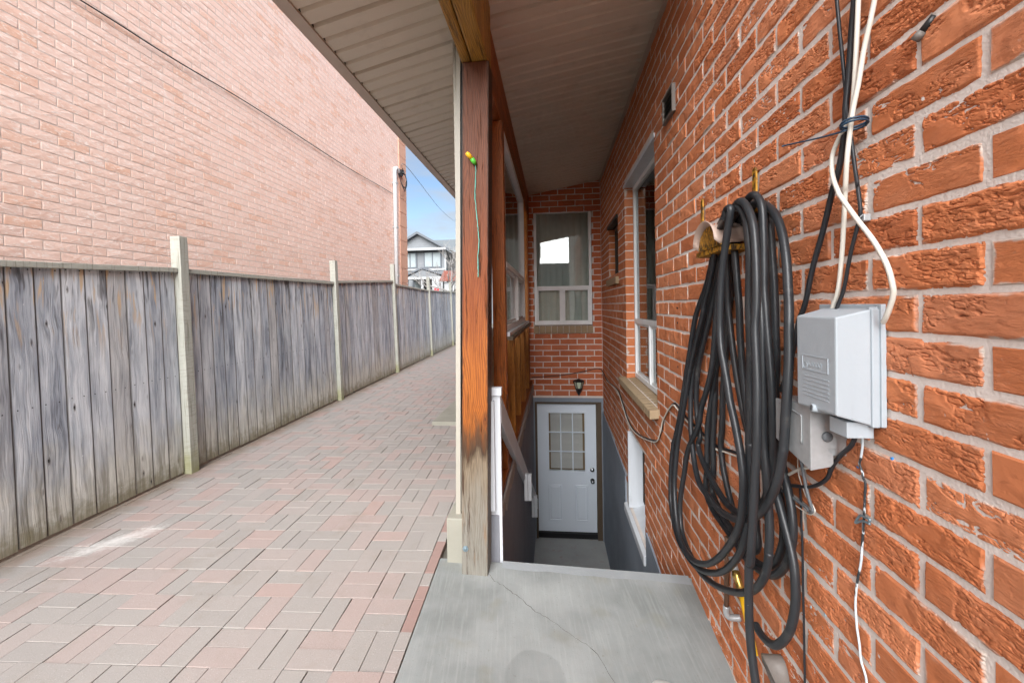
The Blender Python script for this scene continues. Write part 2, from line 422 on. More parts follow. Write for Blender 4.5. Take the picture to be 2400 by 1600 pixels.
def mat_stained(name, aged=False, c0=(.135, .036, .010), c1=(.40, .125, .022)):
    """plain-sawn timber with stain; when aged, the stain has gone from the foot of the post"""
    t = NT(name); p = t.obj(); x, y, z = t.sep(p); o = t.math('MULTIPLY', t.orand(), 40.)
    n1 = t.noise(t.comb(t.math('MULTIPLY', x, 4.), t.math('MULTIPLY', z, .9), o), 1.6, 3, .5)
    cx = t.math('ADD', x, t.math('MULTIPLY', t.math('SUBTRACT', n1, .5), .07))
    g = t.math('ADD', t.math('MULTIPLY', t.math('ABSOLUTE', cx), 26.), t.math('MULTIPLY', t.noise(t.comb(t.math('MULTIPLY', x, 1.6), t.math('MULTIPLY', z, .55), t.math('ADD', o, 7.)), 2.1, 2, .45), 6.5))
    g = t.math('ADD', g, t.math('MULTIPLY', t.noise(t.comb(t.math('MULTIPLY', x, 40.), t.math('MULTIPLY', z, 2.), y), 4, 3), .22))
    ring = t.math('FRACT', t.math('MULTIPLY', g, 3.4))
    fine = t.noise(t.comb(t.math('MULTIPLY', x, 60.), t.math('MULTIPLY', z, 2.2), t.math('ADD', t.math('MULTIPLY', y, 60.), o)), 3, 4, .6)
    if aged:
        n2 = t.noise(t.comb(t.math('MULTIPLY', x, 5.), t.math('MULTIPLY', z, .9), o), 3., 4, .6)
        zz = t.math('ADD', z, t.math('MULTIPLY', t.math('SUBTRACT', n2, .5), .55))
        base = t.ramp(t.math('DIVIDE', zz, 2.8), [(0, (.215, .205, .178)), (.12, (.20, .185, .155)), (.205, (.20, .155, .105)), (.235, (.06, .032, .016)), (.27, (.10, .042, .014)), (.31, (.33, .098, .012)), (.42, (.34, .102, .013)), (.55, (.21, .052, .010)), (.72, (.150, .044, .015)), (1, (.120, .042, .020))])
        dark = t.ramp(t.math('DIVIDE', zz, 2.8), [(0, (.10, .088, .070)), (.19, (.085, .058, .035)), (.235, (.025, .016, .011)), (.30, (.16, .040, .006)), (.5, (.14, .030, .006)), (.75, (.070, .020, .008)), (1, (.060, .021, .010))])
    else:
        base, dark = t.mixc(n1, c0, c1), t.mixc(.5, tuple(k * .35 for k in c0), tuple(k * .35 for k in c1))
    amt = t.math('MULTIPLY', t.step(ring, .25, .95), t.math('ADD', .22, t.math('MULTIPLY', t.step(z, .45, .95), .5))) if aged else t.math('MULTIPLY', t.step(ring, .25, .95), .6)
    col = t.mixc(amt, base, dark)
    col = t.mixc(t.math('MULTIPLY', t.step(fine, .52, .34), .55), col, dark)
    ck_ = t.noise(t.comb(t.math('MULTIPLY', x, 26.), t.math('MULTIPLY', z, 1.3), t.math('ADD', t.math('MULTIPLY', y, 26.), o)), 2.2, 5, .7)
    col = t.mixc(t.math('MULTIPLY', t.step(ck_, .45, .33), .9), col, tuple(k * .25 for k in c0))
    kd = t.voro(t.comb(t.math('MULTIPLY', x, 2.4), t.math('MULTIPLY', z, .85), o), 3.3)
    col = t.mixc(t.math('MULTIPLY', t.step(kd, .16, .08), .55), col, tuple(k * .5 for k in c0))
    col = t.mixc(t.step(kd, .060, .035), col, (.030, .012, .006))
    if aged:
        ea = t.math('ABSOLUTE', t.math('SUBTRACT', x, t.math('MULTIPLY', z, .0192)))
        ew = t.math('ADD', ea, t.math('MULTIPLY', t.noise(t.comb(x, z, o), 14, 5, .7), .018))
        col = t.mixc(t.math('MULTIPLY', t.step(ew, .070, .080), t.math('MULTIPLY', t.step(z, .55, .8), .85)), col, (.035, .016, .008))
    if aged:
        gr = t.math('MULTIPLY', t.step(t.noise(t.comb(t.math('MULTIPLY', x, 12.), z, o), 3.2, 4, .6), .56, .70), t.step(z, .62, .40))
        col = t.mixc(t.math('MULTIPLY', gr, .65), col, (.20, .105, .045))
    t.bump(t.math('ADD', t.math('ADD', t.math('MULTIPLY', ring, .25), fine), t.math('MULTIPLY', t.step(ck_, .32, .42), 1.2)), .5, .006)
    return t.fin(col, .50 if not aged else .58, spec=.35)

def mat_soffit():
    t = NT('soffit_aluminium'); p = t.geo('Position')
    col = t.mixc(t.noise(p, 3, 3), (.60, .535, .445), (.64, .575, .485))
    col = t.mixc(t.math('MULTIPLY', t.step(t.noise(p, 6, 5), .55, .75), .20), col, (.22, .165, .12))
    return t.fin(col, .32, spec=.5)

def mat_painted(name, c, chip=(.30, .29, .28), amt=.25, rough=.55, sc=7., streak=False):
    t = NT(name); p = t.obj()
    q = t.scale(p, (1, 1, .18)) if streak else p
    col = t.mixc(t.noise(q, sc, 5, .6), tuple(k * .82 for k in c), tuple(min(1, k * 1.1) for k in c))
    col = t.mixc(t.math('MULTIPLY', t.step(t.noise(q, sc * 3.1, 5, .65), .60, .72), amt), col, chip)
    t.bump(t.noise(p, sc * 9, 4), .25, .003)
    return t.fin(col, rough, spec=.35)

def mat_rubber():
    t = NT('black_rubber'); p = t.geo('Position')
    col = t.mixc(t.noise(p, 16, 4), (.011, .0125, .015), (.030, .033, .037))
    col = t.mixc(t.math('MULTIPLY', t.step(t.noise(p, 11, 5, .65), .60, .74), .5), col, (.085, .080, .074))
    col = t.mixc(t.step(t.noise(p, 75, 3, .6), .735, .79), col, (.36, .35, .33))
    t.bump(t.noise(p, 120, 3), .12, .002)
    return t.fin(col, .40, spec=.45)

def mat_glass(name='window_glass', refl=.02, tint=(.86, .90, .90)):
    t = NT(name)
    tr = t.n('ShaderNodeBsdfTransparent'); tr.inputs[0].default_value = (*tint, 1)
    gl = t.n('ShaderNodeBsdfGlossy'); gl.inputs['Roughness'].default_value = .02; gl.inputs[0].default_value = (.95, .97, .97, 1)
    fr = t.n('ShaderNodeFresnel'); fr.inputs[0].default_value = 1.5
    mxs = t.n('ShaderNodeMixShader')
    t.put(mxs.inputs[0], t.math('ADD', t.math('MULTIPLY', fr.outputs[0], 1.0), refl, clamp=True))
    t.t.links.new(tr.outputs[0], mxs.inputs[1]); t.t.links.new(gl.outputs[0], mxs.inputs[2])
    t.t.links.new(mxs.outputs[0], t.out.inputs[0])
    return t.m

def mat_rusty_yellow():
    t = NT('rusty_yellow_steel'); p = t.geo('Position')
    col = t.mixc(t.step(t.noise(t.scale(p, (1, 1, .5)), 55, 4, .6, 1.5), .40, .58), (.035, .020, .008), (.50, .25, .02))
    return t.fin(col, .55, .2)

def mat_stairwell(name, c, c2):
    t = NT(name); p = t.geo('Position')
    col = t.mixc(t.noise(p, 3, 5, .6), tuple(k * .75 for k in c), tuple(k * 1.25 for k in c))
    col = t.mixc(t.math('MULTIPLY', t.step(t.noise(t.scale(p, (1, 1, .15)), 9, 5), .56, .74), .45), col, c2)
    t.bump(t.noise(p, 60, 5), .35, .006)
    return t.fin(col, .75, spec=.3)

def mat_shingle(name, c):
    t = NT(name); p = t.geo('Position')
    col = t.mixc(t.noise(p, 14, 5), tuple(k * .7 for k in c), tuple(k * 1.3 for k in c))
    t.bump(t.noise(p, 60, 3), .4, .01)
    return t.fin(col, .95, spec=.1)

BL, BH = .2584, .087           # course module of the house brick (brick and joint)
M = {}
M['red'] = mat_red_brick(BL - .011, BH - .011)
M['mortar'] = mat_mortar()
M['pink'] = mat_pink_brick()
M['nmortar'] = mat_mortar('pale_mortar', (.66, .55, .50))
M['paver'] = mat_paver()
M['sand'] = mat_sand()
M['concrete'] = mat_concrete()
M['fence'] = mat_fence_wood()
M['fencepost'] = mat_fence_post()
M['nail'] = mat_plain('rusty_nail', (.02, .017, .015), .7)
M['post'] = mat_stained('aged_cedar', True)
M['stud'] = mat_stained('stained_stud', False, (.34, .115, .018), (.52, .21, .034))
M['darkstud'] = mat_stained('dark_stained_timber', False, (.26, .060, .013), (.44, .130, .020))
M['beamwood'] = mat_stained('varnished_beam', False, (.30, .155, .028), (.46, .25, .045))
M['soffit'] = mat_soffit()
M['trim'] = mat_plain('beige_trim', (.36, .335, .285), .5, 0, .06, 3)
M['fascia'] = mat_plain('taupe_fascia', (.44, .36, .30), .45, 0, .05, 3)
M['white'] = mat_painted('white_paint', (.62, .65, .69), (.35, .36, .38), .35, .45, 9., True)
M['winwhite'] = mat_plain('white_window_frame', (.78, .80, .81), .4, 0, .10, 11)
M['doorwhite'] = mat_plain('white_door', (.72, .79, .88), .42, 0, .03, 3)
M['doorframe'] = mat_painted('brown_frame', (.105, .075, .050), (.05, .035, .025), .5, .6, 9.)
M['rubber'] = mat_rubber()
M['glass'] = mat_glass()
M['clear'] = mat_glass('clear_glass', .04, (.95, .97, .97))
M['greywall'] = mat_stairwell('grey_painted_parging', (.235, .27, .32), (.34, .375, .42))
M['darkwall'] = mat_stairwell('dark_painted_block', (.21, .218, .245), (.27, .275, .30))
M['floorc'] = mat_stairwell('worn_stair_concrete', (.34, .35, .345), (.33, .22, .19))
M['plaster'] = mat_stairwell('broken_plaster', (.33, .29, .26), (.20, .16, .13))
M['kerb'] = mat_stairwell('cream_kerb_concrete', (.27, .262, .22), (.17, .16, .13))
M['plastic'] = mat_painted('grey_plastic', (.40, .45, .49), (.32, .345, .36), .3, .45, 6., True)
M['galv'] = mat_plain('galvanised_steel', (.42, .44, .45), .42, .35, .25, 40)
M['blackcable'] = mat_plain('black_cable', (.018, .020, .024), .45, 0, .3, 9)
M['greycable'] = mat_plain('grey_cable', (.12, .13, .14), .5, 0, .2, 9)
M['whitecable'] = mat_plain('white_cable', (.66, .63, .56), .45, 0, .06, 9)
M['rusty'] = mat_rusty_yellow()
M['saddle'] = mat_plain('beige_saddle', (.46, .34, .28), .5, 0, .1, 9)
M['sillbrick'] = mat_painted('buff_sill_brick', (.34, .25, .155), (.20, .15, .10), .4, .9, 20.)
M['shingle'] = mat_shingle('grey_shingle', (.13, .145, .155))
M['room'] = mat_plain('room_dark', (.055, .050, .045), .9)
M['curtain'] = mat_painted('pale_curtain', (.80, .77, .69), (.68, .64, .57), .5, .9, 12., False)
M['brass'] = mat_plain('brass', (.62, .42, .12), .3, .9, .15, 30)
M['yellow'] = mat_plain('yellow_plastic', (.80, .45, .02), .4, 0, .1, 20)
M['copper'] = mat_painted('old_copper', (.16, .085, .05), (.12, .18, .17), .6, .5, 20.)
M['chrome'] = mat_plain('dark_chrome', (.16, .17, .18), .2, .9, .1, 20)
M['black'] = mat_plain('black_paint', (.012, .012, .013), .4)

# ------------------------------------------------------------------ bricks
def ring(l, h, seg_l, seg_h, jit, rng):
    """points round a rectangle l x h, counter-clockwise from (0,0)"""
    pts = []
    for i in range(seg_l): pts.append([l * i / seg_l, 0])
    for i in range(seg_h): pts.append([l, h * i / seg_h])
    for i in range(seg_l): pts.append([l - l * i / seg_l, h])
    for i in range(seg_h): pts.append([0, h - h * i / seg_h])
    return [(p[0] + rng.uniform(-jit, jit), p[1] + rng.uniform(-jit, jit)) for p in pts]
def brick_verts(l, h, d, seed, detail, jit=.0016, inset=.0035, bev=.003):
    """local frame: u along the length, v up, w outwards (face near w=0, back at w=-d)"""
    rng = random.Random(seed)
    sl, sh = (5, 2) if detail else (1, 1)
    o = ring(l, h, sl, sh, jit if detail else jit * .6, rng); n = len(o)
    c = (l / 2, h / 2)
    inn = []
    for (a, b) in o:
        inn.append((a + math.copysign(min(inset, abs(c[0] - a)), c[0] - a) * (1 if abs(c[0] - a) > l * .45 else .15) + (rng.uniform(-.001, .001) if detail else 0),
                    b + math.copysign(min(inset, abs(c[1] - b)), c[1] - b) * (1 if abs(c[1] - b) > h * .3 else .15) + (rng.uniform(-.001, .001) if detail else 0)))
    v = []; uv = []
    for (a, b) in o: v.append((a, b, -d)); uv.append((l / 2 + (a - l / 2) * .55, h / 2 + (b - h / 2) * .2))
    for (a, b) in o: v.append((a, b, -bev)); uv.append((a, b))
    for (a, b) in inn: v.append((a, b, rng.uniform(-.0008, .0012) if detail else 0.)); uv.append((a, b))
    f = []
    for r in range(2):
        for i in range(n):
            j = (i + 1) % n
            f.append((r * n + i, r * n + j, (r + 1) * n + j, (r + 1) * n + i))
    if detail:
        v.append((c[0], c[1], rng.uniform(.0005, .003))); uv.append(c)
        for i in range(n): f.append((2 * n + i, 2 * n + (i + 1) % n, 3 * n))
    else:
        f.append(tuple(range(2 * n, 3 * n)))
    return v, f, uv
FRAMES = {  # how (u, v, w) lie in the world for each wall
    '-X': lambda p: (-p[2], p[0], p[1]),      # house side wall, faces -X, length along +Y
    '-Y': lambda p: (p[0], -p[2], p[1]),      # rear wall, faces -Y, length along +X
    '+X': lambda p: (p[2], p[0], p[1]),       # neighbour, faces +X
    '+Z': lambda p: (p[0], p[1], p[2]),
}
def to_mesh(name, V, F, UV, mat):
    me = bpy.data.meshes.new(name)
    me.from_pydata(V, [], F)
    lay = me.uv_layers.new(name='UVMap')
    li = np.empty(len(me.loops), dtype=np.int32); me.loops.foreach_get('vertex_index', li)
    lay.data.foreach_set('uv', np.asarray(UV, dtype=np.float32)[li].ravel())
    me.materials.append(mat)
    bm = bmesh.new(); bm.from_mesh(me); bmesh.ops.recalc_face_normals(bm, faces=bm.faces); bm.to_mesh(me); bm.free()
    return me
from mathutils import noise as mn
def rock_brick(l, h, d, seed):
    """brick with a torn, rock-textured face: a fine grid pushed in and out"""
    nu, nv = max(8, int(l / .0026)), 34
    rng = random.Random(seed); ox, oy, oz = rng.uniform(0, 90), rng.uniform(0, 90), rng.uniform(0, 90)
    smooth_b = rng.uniform(-.22, .20)
    V, UV, F = [], [], []
    def sst(a, b, x):
        t = max(0., min(1., (x - a) / (b - a))); return t * t * (3 - 2 * t)
    for j in range(nv + 1):
        for i in range(nu + 1):
            u, v = l * i / nu, h * j / nv
            eu, ev = min(u, l - u), min(v, h - v)
            jx = mn.noise((ox + u * 30, oy + v * 30, oz)) * .0016 if 0 < 1 else 0
            jy = mn.noise((ox + 40 + u * 30, oy + v * 30, oz)) * .0022
            sk = u * .55 + v * .10
            patch = mn.noise((ox + u * 13, oy + v * 24, oz)) + smooth_b
            m = sst(.02, .16, patch)
            t1 = mn.noise((ox + sk * 68 + .5 * mn.noise((u * 60, v * 90, oz)), oy + v * 92, oz + 7)); t2 = mn.noise((ox + sk * 130, oy + v * 170, oz + 3)); t4 = mn.noise((ox + u * 55, oy + v * 80, oz + 31)); t3 = mn.noise((ox + u * 20, oy + v * 30, oz + 20))
            rough_ = .0010 - .0030 * math.exp(-(t1 / .11) ** 2) - .0012 * math.exp(-(t2 / .10) ** 2) + .0008 * t4
            w = m * (.0012 + .0003 * t2) + (1 - m) * rough_ + .0014 * t3
            e = min(eu, ev)
            w -= .0045 * (1 - sst(0, .0065, e + .002 * t1))
            V.append((u + (jx if eu < .001 else 0), v + (jy if ev < .001 else 0), w)); UV.append((u, v))
    W = nu + 1
    for j in range(nv):
        for i in range(nu):
            a = j * W + i; F.append((a, a + 1, a + W + 1, a + W))
    # sides
    rim = [i for i in range(W)] + [j * W + nu for j in range(1, nv + 1)] + [nv * W + i for i in range(nu - 1, -1, -1)] + [j * W for j in range(nv - 1, 0, -1)]
    o = len(V)
    for i in rim: V.append((V[i][0], V[i][1], -d)); UV.append((l / 2 + (UV[i][0] - l / 2) * .55, h / 2 + (UV[i][1] - h / 2) * .2))
    n = len(rim)
    for k in range(n): F.append((rim[k], o + k, o + (k + 1) % n, rim[(k + 1) % n]))
    return V, F, UV
_cache = {}
def lay_bricks(items, name, frame, mat, parent, budget, d=.10, detail=True, stuff_name='brick_courses', variants=10, jit=.0016, rock=0, inset=.0035, bev=.003):
    """items: (origin corner, length, height, shown size). The largest become objects of their own, the rest one joined part."""
    items = sorted(items, key=lambda i: -i[3])
    fr = FRAMES[frame]
    V, F, UV = [], [], []
    wj = .0018 if bev > .002 else .0006
    for k, (o, l, h, size) in enumerate(items):
        if k < budget and size > 0:
            key = (name, frame, round(l, 3), round(h, 3), mat.name, k % variants if abs(l - items[0][1]) < .004 else 0, size > rock)
            if key not in _cache:
                v, f, uv = rock_brick(l, h, d, k + 5) if size > rock > 0 else brick_verts(l, h, d, hash(key[2:4]) + k, detail, jit, inset, bev)
                _cache[key] = to_mesh(name, [fr(p) for p in v], f, uv, mat)
            q = Vector(fr((random.uniform(-.0012, .0012), random.uniform(-.0012, .0012), random.uniform(-wj, wj))))
            link(name, _cache[key], parent, Vector(o) + q)
        else:
            v, f, uv = brick_verts(l, h, d, k, False, jit, inset, bev)
            s = len(V); w = random.uniform(-wj, wj)
            for p in v:
                q = fr((p[0], p[1], p[2] + w)); V.append((q[0] + o[0], q[1] + o[1], q[2] + o[2]))
            UV += uv; F += [tuple(s + i for i in g) for g in f]
    if V:
        tag(link(stuff_name, to_mesh(stuff_name, V, F, UV, mat), parent), kind='stuff')
def shown(o, du, dv):
    """rough pixel area of the parallelogram o, o+du, o+dv, zero if out of the frame"""
    a, b, c = px(o), px(Vector(o) + Vector(du)), px(Vector(o) + Vector(dv))
    if not (a and b and c): return 0
    m = ((b[0] + c[0]) / 2, (b[1] + c[1]) / 2)
    if not (-60 < m[0] < 2460 and -60 < m[1] < 1660): return 0
    return abs((b[0] - a[0]) * (c[1] - a[1]) - (b[1] - a[1]) * (c[0] - a[0]))
def cut(a, b, holes):
    """interval [a,b] minus the holes"""
    segs = [(a, b)]
    for h0, h1 in holes:
        nx = []
        for s0, s1 in segs:
            if h1 <= s0 or h0 >= s1: nx.append((s0, s1)); continue
            if h0 > s0: nx.append((s0, h0))
            if h1 < s1: nx.append((h1, s1))
        segs = nx
    return [s for s in segs if s[1] - s[0] > .035]
def body_with_holes(mb, plane, a0, a1, z0, z1, holes, t0, t1, rec=.006):
    """solid wall slab with rectangular openings, cut into cells; holes: (a0,a1,z0,z1)"""
    hs = [(h[0] - rec, h[1] + rec, h[2] - rec, h[3] + rec) for h in holes]
    A = sorted({a0, a1} | {h[i] for h in hs for i in (0, 1) if a0 < h[i] < a1})
    Z = sorted({z0, z1} | {h[i] for h in hs for i in (2, 3) if z0 < h[i] < z1})
    for i in range(len(A) - 1):
        for j in range(len(Z) - 1):
            ca, cz = (A[i] + A[i + 1]) / 2, (Z[j] + Z[j + 1]) / 2
            if any(h[0] < ca < h[1] and h[2] < cz < h[3] for h in hs): continue
            if plane == 'X': mb.box(t0, t1, A[i], A[i + 1], Z[j], Z[j + 1])
            else: mb.box(A[i], A[i + 1], t0, t1, Z[j], Z[j + 1])
    return mb

# ------------------------------------------------------------------ ground, paving, landing, stairwell
g = MB()
g.add([(-300, -120, -.035), (-.64, -120, -.035), (-.64, 400, -.035), (-300, 400, -.035)], [(0, 1, 2, 3)])
g.add([(-.64, -120, -.15), (120, -120, -.15), (120, 2.2, -.15), (-.64, 2.2, -.15)], [(0, 1, 2, 3)])
g.add([(-.64, 6.9, -.035), (120, 6.9, -.035), (120, 400, -.035), (-.64, 400, -.035)], [(0, 1, 2, 3)])
M['ground'] = mat_plain('sandy_ground', (.16, .145, .12), .95, 0, .3, 3)
struct('ground', g, M['ground'], fix=False)

ROT = .05
PO = Vector((-1.142, 2.184, 0)); PEX = Vector((math.cos(ROT), math.sin(ROT), 0)); PEY = Vector((-math.sin(ROT), math.cos(ROT), 0))
PU = .2068; PG = .0028
bed = MB()
c4 = [PO + PEX * a + PEY * b for a, b in ((-2.35, -3.2), (.47, -3.2), (.47, 15.2), (-2.35, 15.2))]
bed.add([(c.x, c.y, -.012) for c in c4], [(0, 1, 2, 3)])
paving = struct('paved_driveway', bed, M['sand'], fix=False)
rp = random.Random(11)
pav = []
for i in range(-12, 4):
    for j in range(-15, 74):
        vert = (i + j) % 2 == 0
        for k in range(2):
            if vert: x0, x1, y0, y1 = i * PU + k * PU / 2, i * PU + (k + 1) * PU / 2, j * PU, (j + 1) * PU
            else: x0, x1, y0, y1 = i * PU, (i + 1) * PU, j * PU + k * PU / 2, j * PU + (k + 1) * PU / 2
            x0 = max(x0, -2.33); x1 = min(x1, .47)
            if x1 - x0 < .03: continue
            o = PO + PEX * (x0 + PG / 2) + PEY * (y0 + PG / 2)
            s = shown(o, PEX * (x1 - x0), PEY * (y1 - y0))
            d = px(o + PEX * .05 + PEY * .05)
            pav.append((o, x1 - x0 - PG, y1 - y0 - PG, s, x1 > .468 and rp.random() < .45))
pav.sort(key=lambda q: -q[3])
pv_cache = {}
def paver_verts(a, b, seed, jit=.0012):
    v, f, uv = brick_verts(a, b, .05, seed, False, jit, .0018, .0013)
    return v, f, uv
M['redpaver'] = mat_painted('red_paver', (.30, .205, .182), (.30, .265, .245), .6, .9, 14.)
V, F, UV = [], [], []
for k, (o, a, b, s, edge) in enumerate(pav):
    dz = rp.uniform(-.0022, .0022)
    if k < 300:
        key = (round(a, 3), round(b, 3), k % 4, edge)
        if key not in pv_cache:
            v, f, uv = paver_verts(a, b, k); pv_cache[key] = to_mesh('paver', v, f, uv, M['redpaver' if edge else 'paver'])
        ob = link('paver', pv_cache[key], paving, (o.x, o.y, dz), (rp.uniform(-.006, .006), rp.uniform(-.006, .006), ROT + rp.uniform(-.006, .006)))
    else:
        v, f, uv = paver_verts(a, b, k); s0 = len(V)
        tx, ty = rp.uniform(-.006, .006), rp.uniform(-.006, .006)
        for p in v:
            q = o + PEX * p[0] + PEY * p[1]; V.append((q.x, q.y, p[2] + dz + p[0] * tx + p[1] * ty))
        UV += uv; F += [tuple(s0 + i for i in q) for q in f]
tag(link('paver_field', to_mesh('paver_field', V, F, UV, M['paver']), paving), kind='stuff')

# concrete landing, sloping a little to the wall and towards the yard
def land_z(x, y):
    r = max(0., min(1., (x + .6) / 1.32))
    zr = -.04 - max(0., min(.09, (2.36 - y) * .122))
    return .004 + r * (zr - .004)
def edge_x(y): return PO.x + (.476 - (y - PO.y) * math.sin(ROT)) / math.cos(ROT)
ln = MB(); NX, NY = 22, 40; ys = [-2.2 + (2.335 + 2.2) * j / NY for j in range(NY + 1)]
for j, y in enumerate(ys):
    x0 = edge_x(y)
    for i in range(NX + 1):
        x = x0 + (.735 - x0) * i / NX
        ln.v.append((x, y, land_z(x, y)))
for j in range(NY):
    for i in range(NX):
        a = j * (NX + 1) + i; ln.face((a, a + 1, a + NX + 2, a + NX + 1))
for i in range(NX):
    a = NY * (NX + 1) + i
    o = len(ln.v); p, q = ln.v[a], ln.v[a + 1]
    ln.v += [(p[0], p[1], -.22), (q[0], q[1], -.22)]; ln.face((a, a + 1, o + 1, o))
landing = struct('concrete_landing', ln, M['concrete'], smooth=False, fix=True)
cr_m = mat_plain('crack_dark', (.05, .047, .04), .95)
pts = [(-.38, 2.24), (-.33, 2.18), (-.26, 2.13), (-.18, 2.07), (-.11, 2.0), (-.02, 1.95), (.07, 1.88), (.15, 1.83), (.22, 1.71), (.27, 1.60), (.36, 1.52)]
fine = []
for i in range(len(pts) - 1):
    for k in range(5):
        t = k / 5; fine.append((pts[i][0] + (pts[i + 1][0] - pts[i][0]) * t + random.uniform(-.006, .006), pts[i][1] + (pts[i + 1][1] - pts[i][1]) * t + random.uniform(-.006, .006)))
ck = MB()
for x, y in fine:
    w = random.uniform(.0003, .0011); z = land_z(x, y) + .0012
    ck.v += [(x - w, y - w, z), (x + w, y + w, z)]
for i in range(len(fine) - 1): ck.face((2 * i, 2 * i + 1, 2 * i + 3, 2 * i + 2))
ck.build('crack', cr_m, landing, fix=False)
# painted nosing along the top step
ns = MB(); xs = [-.31 + 1.02 * i / 12 for i in range(13)]
for x in xs: ns.v += [(x, 2.285 + random.uniform(-.006, .006), land_z(x, 2.285) + .002), (x, 2.348, land_z(x, 2.335) + .003), (x, 2.348, land_z(x, 2.335) - .09)]
for i in range(12):
    a = 3 * i; ns.face((a, a + 3, a + 4, a + 1)); ns.face((a + 1, a + 4, a + 5, a + 2))
M['nosing'] = mat_stairwell('grey_nosing_paint', (.27, .29, .30), (.36, .37, .36))
ns.build('nosing', M['nosing'], landing, fix=False)
# trowelled round patch
pt = MB(); prof = [(0, .0045), (.02, .003), (.045, .0045), (.06, .003), (.078, .0032), (.085, -.004)]
for r, h in prof:
    for k in range(28):
        a = 2 * math.pi * k / 28; rr = r * (1 + .12 * math.sin(3 * a + 1))
        x, y = .44 + rr * math.cos(a), 1.66 + rr * math.sin(a); pt.v.append((x, y, land_z(x, y) + h))
for i in range(5):
    for k in range(28): pt.face((i * 28 + k, i * 28 + (k + 1) % 28, (i + 1) * 28 + (k + 1) % 28, (i + 1) * 28 + k))
M['patch'] = mat_plain('pale_cement_patch', (.47, .48, .46), .8, 0, .25, 60)
pt.build('cement_patch', M['patch'], landing, smooth=True)

st = MB()
for i in range(10): st.box(-.34, .72, 2.336 + .285 * i, 2.336 + .285 * (i + 1) + .002, -2.3, -.05 - .19 * (i + 1) - .0)
st.box(-.34, .72, 5.186, 6.6, -2.3, -2.12)
struct('stairs', st, M['floorc'], bevel=.006)
lw = MB(); lw.box(-.50, -.33, 2.345, 6.36, -2.2, .255)
struct('stairwell_wall', lw, M['darkwall'])
kb = MB(); kb.box(-.625, -.502, 2.30, 6.36, -.2, .255)
kb.box(-.50, -.385, 2.352, 2.40, -.1, .25)
struct('kerb_wall', kb, M['kerb'], bevel=.008)
fd = MB(); fd.prism([(2.338, -2.2), (6.47, -2.2), (6.47, -.15), (5.4, -.21), (4.3, -.29), (4.37, -.30), (4.37, -.655), (3.41, -.655), (3.41, -.38), (3.0, -.42), (2.6, -.50), (2.52, -.62), (2.42, -.56), (2.338, -.66)], 'X', .707, .95)
struct('foundation_wall', fd, M['greywall'])
pl = MB(); rj = random.Random(3); y = 2.42; top = []; bot = []
while y < 6.33:
    top.append((y, .262)); bot.append((y, .262 - rj.uniform(.03, .13))); y += rj.uniform(.03, .07)
pl.prism(top + bot[::-1], 'X', -.331, -.318)
struct('plaster_edge', pl, M['plaster'])

# ------------------------------------------------------------------ the brick house
house = thing('brick_house', 'orange red brick house wall with white windows along the basement stairs', 'house', (.72, 2., 0))
WA = (3.03, 4.262, .72, 2.64); WB = (4.72, 5.47, 1.77, 2.43); WC = (3.49, 4.205, -.555, .22)
sw = body_with_holes(MB(), 'X', -6.5, 6.36, -.62, 6.4, [WA, WB, WC], .7226, .99)
side = sw.build('side_wall', M['mortar'], house)
Y0, Z0 = .8999, 1.769
items = []
for j in range(-27, 19):
    zc = Z0 + j * BH
    z0, z1 = zc - BH / 2 + .0055, zc + BH / 2 - .0055
    if zc > 3.45: continue
    holes = [(w[0], w[1]) for w in (WA, WB, WC) if w[2] < zc < w[3]]
    for k in range(-16, 46):
        if (k + j) % 2: continue
        a, b = Y0 + k * BL / 2 + .0055, Y0 + (k + 2) * BL / 2 - .0055
        b = min(b, 6.345)
        if b < -1.2 or a > 6.32: continue
        for s0, s1 in cut(a, b, holes):
            zb = -.50 if s0 > 2.34 else -.24
            if zc < zb: continue
            if s0 > 2.34 and zc < -.15 - .31 * max(0, (5.6 - s0)) / 2.6 - .03: continue
            o = (.72, s0, z0)
            items.append((o, s1 - s0, z1 - z0, shown(o, (0, s1 - s0, 0), (0, 0, z1 - z0))))
WR = (-.293, .582, 1.15, 2.90)
XB, ZB = -.0438, .99
ritems = []
for j in range(-13, 28):
    zc = ZB + j * BH
    if zc < .07 or zc > 3.36: continue
    z0, z1 = zc - BH / 2 + .0055, zc + BH / 2 - .0055
    holes = [(WR[0], WR[1])] if WR[2] - .09 < zc < WR[3] else []
    for i in range(-8, 9):
        if (i + j) % 2: continue
        a, b = max(XB + i * BL / 2 + .0055, -.62), min(XB + (i + 2) * BL / 2 - .0055, .716)
        if b - a < .04: continue
        for s0, s1 in cut(a, b, holes):
            o = (s0, 6.35, z0)
            ritems.append((o, s1 - s0, z1 - z0, shown(o, (s1 - s0, 0, 0), (0, 0, z1 - z0)) * .999))
allb = sorted([q[3] for q in items + ritems], reverse=True)
thr = allb[300]
rw = body_with_holes(MB(), 'Y', -.62, .72, .052, 3.45, [WR], 6.3526, 6.6)
rear = rw.build('rear_wall', M['mortar'], house)
M['red2'] = mat_red_brick(BL - .011, BH - .011, 'dark_red_brick', (.92, .80, .85))
lay_bricks(items, 'brick', '-X', M['red'], side, len([q for q in items if q[3] > thr]), variants=16, rock=1500)
lay_bricks(ritems, 'brick', '-Y', M['red2'], rear, len([q for q in ritems if q[3] > thr]))
# solid body behind the walls (rooms are boxes behind the windows)
hb = MB(); hb.box(1.6, 7.5, -6.5, 12, -2.3, 6.4); hb.box(.72, 1.55, 6.62, 12, -2.3, 6.4); hb.box(-.62, .71, 7.6, 12, -.1, 5.0); hb.box(.995, 1.59, -6.5, 2.8, -.6, 6.4)
hb.build('house_body', M['red2'], house)

